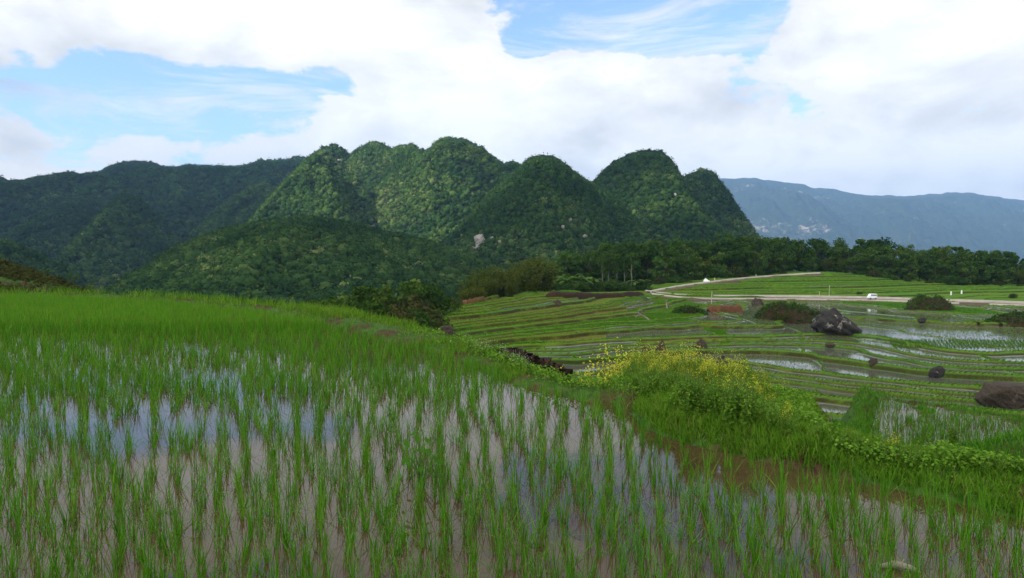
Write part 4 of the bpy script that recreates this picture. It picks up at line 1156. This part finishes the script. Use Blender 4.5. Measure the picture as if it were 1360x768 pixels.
outcrop(654, 319, 5, 10, G_c1, 33, 'narrow pale cliff patch just right of the largest limestone face')
outcrop(664, 322, 4, 5, G_c1, 34, 'tiny pale rock well right of the largest limestone face')
outcrop(757, 292, 5, 6, G_c1, 35, 'pale rock speck on the right flank of the middle karst peak, upper one')
outcrop(776, 314, 5, 6, G_c1, 36, 'pale rock speck low on the right flank of the middle karst peak')
outcrop(747, 302, 4, 5, G_c1, 37, 'pale rock speck halfway down the right flank of the middle karst peak')
outcrop(826, 300, 4, 4, G_c2, 38, 'pale rock speck low on the left of the domed karst peak')
outcrop(895, 260, 4, 7, G_c2, 39, 'small pale cliff on the right shoulder of the domed karst peak')
outcrop(452, 214, 8, 5, G_mid, 40, 'pale rock just below the leftmost pointed top of the central mountain')
outcrop(500, 300, 8, 5, G_mid, 41, 'pale rock streak low on the central mountain above the rounded hill')

# ------------------------------------------------------------------ roads: pale strips along the valley
def strip(name, pts, width, mat, lift=0.12, thick=0.5):
    """a road bed following ground points"""
    P = np.array(pts, float); T = np.gradient(P, axis=0); T[:, 2] = 0; T /= np.linalg.norm(T, axis=1, keepdims=True)
    Nn = np.stack([-T[:, 1], T[:, 0], 0 * T[:, 0]], -1) * width / 2
    L, R = P + Nn + [0, 0, lift], P - Nn + [0, 0, lift]
    V = np.stack([L - [0, 0, thick], L, R, R - [0, 0, thick]], 1)
    fs = grid_faces(len(P), 4)
    return structure(add(name, mesh_np(name, V.reshape(-1, 3), [fs], [mat])))
def resample(pp, n):
    pp = np.asarray(pp, float); d = np.concatenate([[0], np.cumsum(np.hypot(*np.diff(pp, axis=0).T))]); t = np.linspace(0, d[-1], n)
    return np.stack([np.interp(t, d, pp[:, 0]), np.interp(t, d, pp[:, 1])], -1)
def road_pts(px_pts, n=90):
    pp = resample(px_pts, n); W = []
    for a, b in pp:
        W.append(ground_at(a, b))
    W = np.array(W)
    k = np.ones(9) / 9
    Wp = np.pad(W, ((4, 4), (0, 0)), mode='edge')
    return np.stack([np.convolve(Wp[:, j], k, 'valid') for j in range(3)], -1)
lower = road_pts([(858, 389.5), (870, 392), (885, 394.5), (910, 396.5), (940, 397.6), (1000, 397.8), (1060, 398), (1110, 398.8), (1160, 399.6), (1200, 401), (1250, 403), (1300, 404.5), (1372, 407), (1440, 409.5)])
strip('road', lower, 1.0, M_ROAD, 0.35, 0.9)
strip('road_verge', lower + np.array([0.0, 3.4, 0.0]), 4.0, M_VERGE, 0.26, 0.9)
strip('road', lower + np.array([0.0, 7.5, 0.4]), 1.0, M_ROAD, 0.35, 0.9)
strip('road_bank', lower + np.array([0.0, -1.8, -0.1]), 2.2, M_VERGE, 0.1, 0.9)
upper = road_pts([(858, 389.5), (875, 385.5), (900, 381), (925, 377.5), (940, 375.5), (970, 372), (1000, 369), (1030, 366.5), (1060, 364.5), (1092, 363)])
strip('road', upper, 1.1, M_ROAD, 0.35, 0.9)
strip('road_bank', upper + np.array([0, -2.4, -0.35]), 3.0, M_VERGE, 0.3, 1.2)
# brown earth bank along the top of the terraces
def bank(name, px_pts, h, label, mat, depth=0.8, seed=1, lumps=0.25):
    pp = road_pts(px_pts, 60); V = []
    prof = [(-0.1, -0.4), (0.0, 0.0), (0.15, 0.55), (0.35, 0.95), (0.8, 1.05), (1.6, 0.9), (2.2, -0.3)]
    for i, p in enumerate(pp):
        e = math.sin(PI * min(1, (i + 1) / 6, (len(pp) - i) / 6) / 2)
        for (a, b) in prof:
            V.append(p + np.array([0, a * depth, b * h * e * (0.75 + 0.5 * fbm(np.array([i / 5.0]), np.array([b]), seed, 3)[0])]) + rng.normal(0, 0.05, 3))
    return tag(add(name, mesh_np(name, np.array(V), [grid_faces(len(pp), len(prof))], [mat])), label, 'earth bank')
bank('earth_bank', [(722, 395), (745, 396), (780, 396.5), (810, 396), (840, 394), (858, 392)], 1.1, 'long low reddish brown earth bank along the top of the terraces', M_EARTH, 1.0, 3)
bank('earth_bank', [(942, 414.5), (955, 415), (970, 415), (988, 414)], 1.3, 'bare orange earth bank left of the scrubby knoll', M_ORANGE, 1.2, 5)
bank('earth_bank', [(612, 406), (622, 404), (634, 401), (644, 399)], 0.7, 'bare orange soil slip on the rim of the terraces below the bamboo', M_ORANGE, 1.5, 7)
# dark cut bank just beyond the front bund
def cut_bank():
    top = np.array([at(a, b, Y) for a, b, Y in [(690, 466, 17.5), (702, 469, 17), (716, 474, 16.5), (730, 480, 16), (744, 486, 15.6), (754, 491, 15.2), (757, 494, 15.0)]])
    bot = np.array([at(a, b, Y) for a, b, Y in [(690, 476, 17.3), (700, 490, 16.7), (714, 500, 16.2), (730, 508, 15.6), (744, 512, 15.2), (752, 512, 14.9), (757, 512, 14.8)]])
    V = []
    for i in range(len(top)):
        back = top[i] + np.array([-0.5, 0.9, -0.05]); deep = top[i] + np.array([-0.6, 1.6, -2.2])
        for t in np.linspace(0, 1, 9):
            V.append(top[i] * (1 - t) + bot[i] * t + rng.normal(0, 0.05, 3) * (t > 0.05) + np.array([0, -0.12 * math.sin(t * PI), 0]))
        V.append(bot[i] + np.array([0, 0.3, -1.0]))
        V = V[:-10] + [deep, back] + V[-10:]
    V = np.array(V)
    # refine along the length
    V = V.reshape(len(top), -1, 3); n = 40; t = np.linspace(0, len(top) - 1, n); i0 = np.minimum(t.astype(int), len(top) - 2); f = (t - i0)[:, None, None]
    V2 = V[i0] * (1 - f) + V[i0 + 1] * f; V2[:, 2:-1] += rng.normal(0, 0.035, V2[:, 2:-1].shape)
    o = add('earth_bank', mesh_np('earth_bank', V2.reshape(-1, 3), [grid_faces(n, V2.shape[1])], [M_EARTH]))
    tag(o, 'steep dark brown cut earth bank just beyond the bund, left of the mustard', 'earth bank')
cut_bank()

# ------------------------------------------------------------------ scrubby knolls
def knoll(px0, px1, py_top, py_base, label, seed, cover=1.0, mat=M_BUSH):
    pxc = (px0 + px1) / 2; P = ground_at(pxc, py_base); wd = (px1 - px0) / F * P[1]; h = (py_base - py_top) / F * P[1]
    r = thing('earth_mound', label, 'mound', (P[1] * (pxc - 680) / F, P[1] + wd * 0.28, P[2] - 0.3))
    gu = np.linspace(-1, 1, 44); A, B = np.meshgrid(gu, gu); R = np.hypot(A, B)
    hz = (h + 0.3) * np.clip(1 - R ** 3, 0, 1) * (0.35 + 1.2 * fbm(A * 2.2 + seed, B * 2.2, seed, 4)) - 0.2
    V = np.stack([A * wd / 2, B * wd * 0.32, hz], -1).reshape(-1, 3)
    add('soil', mesh_np('soil', V, [grid_faces(44, 44)], [M_EARTH], None, True), r)
    rg = np.random.default_rng(seed); n = int(2400 * cover); k = rg.integers(0, len(V), n); k = k[R.ravel()[k] < 0.97]; n = len(k)
    pt = fbm(V[k, 0] * 1.1, V[k, 1] * 1.1, seed, 3)
    P2 = V[k] + rg.normal(0, 0.12, (n, 3)) + np.stack([0 * pt, 0 * pt, np.maximum(0, pt - 0.35) * h * 0.6 * rg.random(n)], -1)
    N = rg.normal(0, 0.6, (n, 3)); N[:, 2] += 0.7; N[:, 1] -= 0.3
    acc = Acc(); acc.add(*leaves(P2, N, 0.22 * rg.uniform(0.5, 1.4, n), np.clip(pt - 0.2 + rg.normal(0, 0.15, n), 0, 1)))
    add('scrub', acc.mesh('scrub', [mat]), r)
knoll(1214, 1280, 393, 413, 'dark scrubby earth mound beside the pale road among the wet paddies', 3, 0.9)
knoll(1008, 1105, 404, 430, 'low scrubby knoll behind the large black boulder', 6, 1.3)
knoll(895, 945, 408, 417, 'low grey scrubby hump left of the bare orange bank', 9, 1.2)
knoll(1325, 1420, 418, 432, 'dark scrubby hump in the wet paddies at the right edge', 12, 1.0)
for px, top, b in [(1046, 398, 424), (1022, 408, 424), (1070, 408, 426), (1088, 410, 428), (1036, 412, 428)]:
    P = ground_at(px, b); grow('bush' if px == 1046 else 'scrub', px, P[1] + 3, P[2] - 0.2, (b - top) / F * P[1], 'on the knoll behind the black boulder', 'bushes on the knoll')
for px, top, b in [(1142, 385.5, 391), (1174, 413, 416.5), (1346, 388, 396), (1330, 427, 433), (1300, 426, 431)]:
    P = ground_at(px, b); grow('scrub', px, P[1], P[2] - 0.1, (b - top) / F * P[1], 'alone in the far fields', 'lone bushes in the fields')
# fallen dead branches on the terraces
def dead_branch(px, py, L, seed, label):
    rg = np.random.default_rng(seed); P = ground_at(px, py); acc = Acc()
    t = np.linspace(0, 1, 9); main = np.stack([-L / 2 + L * t, 0.4 * np.sin(t * 3), 0.15 + 0.9 * np.sin(t * PI) ** 0.8 * L * 0.28], -1)
    V, Fq = tube(main, np.linspace(0.16, 0.06, 9), 6); acc.add(V, Fq)
    for k in range(11):
        i = rg.integers(1, 8); d = rg.normal(size=3); d[2] = abs(d[2]); d /= np.linalg.norm(d); limb(acc, main[i], main[i] + d * L * rg.uniform(0.15, 0.4), 0.06, 0.015, 4, 0.1, rg)
    tag(add('dead_branch', acc.mesh('dead_branch', [M_DEADWOOD]), None, (P[0], P[1], P[2]), 0.2 + seed), label, 'branch')
dead_branch(888, 410, 4.0, 1, 'arched grey fallen branch lying left of the low grey scrubby hump')
dead_branch(853, 426, 3.2, 2, 'pale grey heap of dead twigs on the terraces below the road fork')
# posts
def post(px, py_top, py_base, label, wpx=1.3, mat=M_POST, name='post', cap=False):
    P = ground_at(px, py_base); h = (py_base - py_top) / F * P[1]; r = max(0.06, wpx / F * P[1] / 2)
    acc = Acc(); V, Fq = tube(np.array([[0, 0, -0.4], [0.01 * h, 0, h * 0.5], [0.03 * h, 0.01, h]]), [r * 1.1, r, r * 0.85], 8); acc.add(V, Fq)
    acc.add(V[-8:], np.arange(8)[None])
    tag(add(name, acc.mesh(name, [mat]), None, (P[0], P[1], P[2])), label, 'post')
post(949, 369, 375.5, 'short pale post right of the white heap on the upper road', 1.6)
post(945, 387, 401, 'thin pale post at the near edge of the lower road below the white heap', 1.0)
post(1101, 379, 396, 'tall thin pale post in the far field left of the white van', 0.8)
post(1088, 387, 397, 'short thin post left of the tall thin pale post', 0.8)
post(1004, 364.5, 369, 'small brown post on the curving upper road', 1.2)
post(1263, 387, 392, 'small white post in the far field, left of two above the scrubby mound', 1.8, M_WHITE)
post(1277, 385.5, 390.5, 'small white post in the far field, right of two above the scrubby mound', 1.8, M_WHITE)
post(545, 405, 418, 'thin pale pole on the left end of the terraced spur', 0.8)
# white covered heap beside the upper road
def heap():
    P = ground_at(938.5, 375.5); wd = 9.5 / F * P[1]; h = 5.0 / F * P[1]
    def two(V):
        x = V[:, 0] / np.abs(V[:, 0]).max(); V = V.copy(); z0 = V[:, 2].min()
        V[:, 2] = z0 + (V[:, 2] - z0) * np.interp(x, [-1, -0.35, 0.2, 0.35, 0.65, 1], [0.7, 1.1, 0.8, 0.66, 0.8, 0.6]); return V
    me = rock_mesh('covered_heap', (wd, wd * 0.7, h * 1.5), 44, M_CLOTH, 0, 0.15, two)
    tag(add('covered_heap', me, None, (P[0], P[1], P[2] + h * 0.3)), 'white covered heap with two humps beside the upper road', 'heap')
heap()
# small white van on the lower road
def van():
    import bmesh
    k = int(np.argmin(np.abs(680 + F * lower[:, 0] / lower[:, 1] - 1161))); P = lower[k]
    r = thing('van', 'small white van standing on the pale lower road', 'van', (P[0], P[1] + 0.2, P[2] + 0.36), 0.05, 0.8)
    L, Wd, H = 2.55, 1.4, 1.75
    bm = bmesh.new()
    prof = [(-1.27, 0.32), (-1.27, 0.95), (-1.05, 1.05), (-0.72, 1.68), (-0.5, 1.75), (1.15, 1.72), (1.25, 1.6), (1.27, 0.32)]
    a = [bm.verts.new((x, -Wd / 2, z)) for x, z in prof]; b = [bm.verts.new((x, Wd / 2, z)) for x, z in prof]
    bm.faces.new(a); bm.faces.new(b[::-1])
    for i in range(len(prof)): bm.faces.new((a[i], b[i], b[(i + 1) % len(prof)], a[(i + 1) % len(prof)]))
    bmesh.ops.recalc_face_normals(bm, faces=bm.faces); bmesh.ops.bevel(bm, geom=bm.edges[:], offset=0.05, segments=2, affect='EDGES')
    me = bpy.data.meshes.new('body'); bm.to_mesh(me); bm.free(); me.materials.append(M_WHITE); add('body', me, r)
    def box(c, s, nm, mt):
        V = np.array([[x, y, z] for z in (-.5, .5) for y in (-.5, .5) for x in (-.5, .5)]) * s + c
        add(nm, mesh_np(nm, V, [np.array([[0, 2, 3, 1], [4, 5, 7, 6], [0, 1, 5, 4], [2, 6, 7, 3], [0, 4, 6, 2], [1, 3, 7, 5]])], [mt]), r)
    for x, l in ((-0.42, 0.5), (0.2, 0.55), (0.82, 0.5)): box((x, -Wd / 2 - 0.005, 1.32), (l, 0.02, 0.36), 'window', M_GLASS)
    for x in (-0.8, 0.8):
        for y in (-Wd / 2 + 0.1, Wd / 2 - 0.1):
            V, Fq = tube(np.array([[x, y - 0.1, 0.3], [x, y, 0.3], [x, y + 0.1, 0.3]]), [0.3, 0.3, 0.3], 14)
            acc = Acc(); acc.add(V, Fq); acc.add(V[:14], np.arange(14)[None]); acc.add(V[-14:], np.arange(14)[None]); add('wheel', acc.mesh('wheel', [M_TYRE]), r)
van()

# ------------------------------------------------------------------ seedlings on the valley terraces
def field_seedlings():
    acc = Acc(); tot = 0
    for (y0, y1, n, nb) in [(54, 90, 260000, 3), (90, 140, 300000, 3), (140, 186, 200000, 3)]:
        y = np.sqrt(rng.uniform(y0 ** 2, y1 ** 2, n)); px = rng.uniform(540, 1440, n)
        x = y * (px - 680) / F
        # set in rows
        row = 0.42 if y0 < 90 else 0.55
        a = 0.5; xr = x * math.cos(a) + y * math.sin(a); yr = -x * math.sin(a) + y * math.cos(a)
        yr = np.round(yr / row) * row + rng.normal(0, 0.05, n)
        x = xr * math.cos(a) - yr * math.sin(a); y = xr * math.sin(a) + yr * math.cos(a)
        z, wet, soil, tone, bund, isw, hid2, dist, dup = terr(x, y)
        pw = np.where(isw, np.interp(hid2, [0, 0.3, 0.6, 1], [0.006, 0.02, 0.055, 0.13]), np.where(hid2 < 0.45, 0.55, 0.10))
        m = (rng.random(n) < pw) & (soil < 0.25) & (dist > 0.35)
        B = np.stack([x, y, z - 0.03], -1)[m]; t = tone[m]; wq = isw[m]; k = len(B); tot += k
        B = np.repeat(B, nb, 0) + np.concatenate([rng.normal(0, 0.06, (k * nb, 2)), np.zeros((k * nb, 1))], 1)
        r = np.clip(np.repeat(0.35 + 0.35 * hid2[m] + 0.1 * t, nb) + rng.normal(0, 0.15, k * nb), 0, 0.92)
        acc.add(*blades(B, rng.uniform(0, 6.28, k * nb), np.abs(rng.normal(0, 0.35, k * nb)), rng.uniform(0, 0.8, k * nb), rng.uniform(0.10, 0.2, k * nb), 0.04 if y0 < 90 else 0.075, 1, r))
        # grassy lips of the terraces
        ml = (bund > 0.55) & (soil < 0.6) & (rng.random(n) < 0.85)
        B = np.stack([x, y, z - 0.02], -1)[ml]; k = len(B)
        acc.add(*blades(B, rng.uniform(0, 6.28, k), np.abs(rng.normal(0, 0.5, k)), rng.uniform(0, 0.8, k), rng.uniform(0.10, 0.25, k), 0.10, 1, np.clip(rng.normal(0.45, 0.2, k), 0, 0.92)))
    # one flooded field set out in bold wide rows across its narrow strip
    for px in np.arange(1188, 1420, 5.2):
        lo, hi = ground_at(px + 3, 462.5), ground_at(px - 6, 452.0)
        t = np.linspace(0, 1, 26)[:, None]; B = lo * (1 - t) + hi * t; B = np.repeat(B, 7, 0) + rng.normal(0, 0.09, (182, 3)) * np.array([1, 1, 0])
        B[:, 2] = terr(B[:, 0], B[:, 1])[0] - 0.03
        acc.add(*blades(B, rng.uniform(0, 6.28, 182), np.abs(rng.normal(0, 0.35, 182)), rng.uniform(0, 0.8, 182), rng.uniform(0.2, 0.4, 182), 0.06, 1, np.clip(rng.normal(0.4, 0.15, 182), 0, 0.9)))
    print('field tufts', tot)
    stuff(add('terrace_rice', acc.mesh('terrace_rice', [M_FIELD])), 'green rice seedlings growing in the valley terraces', 'rice')
field_seedlings()
# seedlings and reeds in the little lower paddy at the right
y = rng.uniform(9, 19, 4200); px = rng.uniform(1140, 1420, 4200); x = y * (px - 680) / F
x = np.round(x / 0.22) * 0.22 + rng.normal(0, 0.02, 4200); zz = near_z(x, y); m = (zz < -1.2) & (zz > -1.9) & (sdist(x, y) < 9.4) & (fbm(x / 1.5, y / 1.5, 5, 2) > 0.35)
acc = Acc(); acc.add(*clump_arrays(np.stack([x[m], y[m], np.full(int(m.sum()), -1.25)], -1), 5, 2, 0.12, 0.26, 0.010, 0.02, 0.22))
y = rng.uniform(8, 20, 60000); px = rng.uniform(1110, 1440, 60000); x = y * (px - 680) / F; zz = near_z(x, y); m = (zz > -1.2) & (sdist(x, y) > 1.6); k = int(m.sum())
acc.add(*blades(np.stack([x[m], y[m], zz[m] - 0.02], -1), rng.uniform(0, 6.28, k), np.abs(rng.normal(0, 0.4, k)), rng.uniform(0.1, 1.2, k), rng.uniform(0.06, 0.2, k), 0.013, 2, np.clip(rng.normal(0.4, 0.2, k), 0, 0.92)))
stuff(add('lower_paddy_rice', acc.mesh('lower_paddy_rice', [M_RICE])), 'rice seedlings in the small lower paddy below the bund at the right', 'rice')

# ------------------------------------------------------------------ single things in the front paddy
def water_weed():
    P = on_z(560, 646, 0.0); r = thing('broadleaf_weed', 'broad-leaved dark green weed standing alone among the rice in the front paddy', 'weed', (P[0], P[1], -0.05))
    st, le = Acc(), Acc()
    for k in range(16):
        a = k * 2.4; h = 0.2 + 0.022 * k; o = 0.05 + 0.12 * random.random(); tip = np.array([math.cos(a) * o, math.sin(a) * o, h])
        V, Fq = tube(np.array([[0, 0, 0], tip * [0.4, 0.4, 0.6], tip]), [0.006, 0.005, 0.003], 5); st.add(V, Fq)
        le.add(*leaves((tip + np.array([math.cos(a) * 0.05, math.sin(a) * 0.05, 0.0]))[None], np.array([[math.cos(a) * 0.4, math.sin(a) * 0.4 - 0.7, 0.5]]), 0.05, np.array([0.05]), 0.5))
    add('stem', st.mesh('stem', [M_STEM]), r); add('leaves', le.mesh('leaves', [M_WEED]), r)
water_weed()
P = on_z(1196, 757, 0.0)
acc = Acc(); V, Fq = tube(np.array([[-0.11, 0.05, 0.0], [-0.03, 0.02, 0.03], [0.05, -0.03, 0.025], [0.10, -0.06, 0.005]]), [0.016, 0.026, 0.022, 0.008], 7); acc.add(V, Fq)
limb(acc, (0.0, 0.0, 0.03), (0.05, 0.05, 0.05), 0.01, 0.004)
tag(add('driftwood', acc.mesh('driftwood', [M_DEADWOOD]), None, (P[0], P[1], 0.0)), 'small pale piece of driftwood floating between rice rows at the bottom right', 'driftwood')

# ------------------------------------------------------------------ labels of the plants, by kind, place and order
ORD = 'first second third fourth fifth sixth seventh eighth ninth tenth eleventh twelfth thirteenth fourteenth fifteenth sixteenth seventeenth eighteenth nineteenth twentieth'.split()
byk = {}
for e in PLANTS: byk.setdefault((e[2], e[3]), []).append(e)
for (kind, place), es in byk.items():
    nm, cat = BASE_LABEL[kind]; es.sort(key=lambda e: e[0])
    for i, e in enumerate(es):
        lab = f'{nm} {place}' if len(es) == 1 else f'{nm}, {ORD[i]} from left, {place}' 
        tag(e[1], lab, cat, e[4])
# kinds built but not planted
for p in [q for ps in KIND.values() for q in ps] + must + weed + whit:
    if 'label' not in p:
        for ch in list(p.children): bpy.data.objects.remove(ch)
        bpy.data.objects.remove(p)
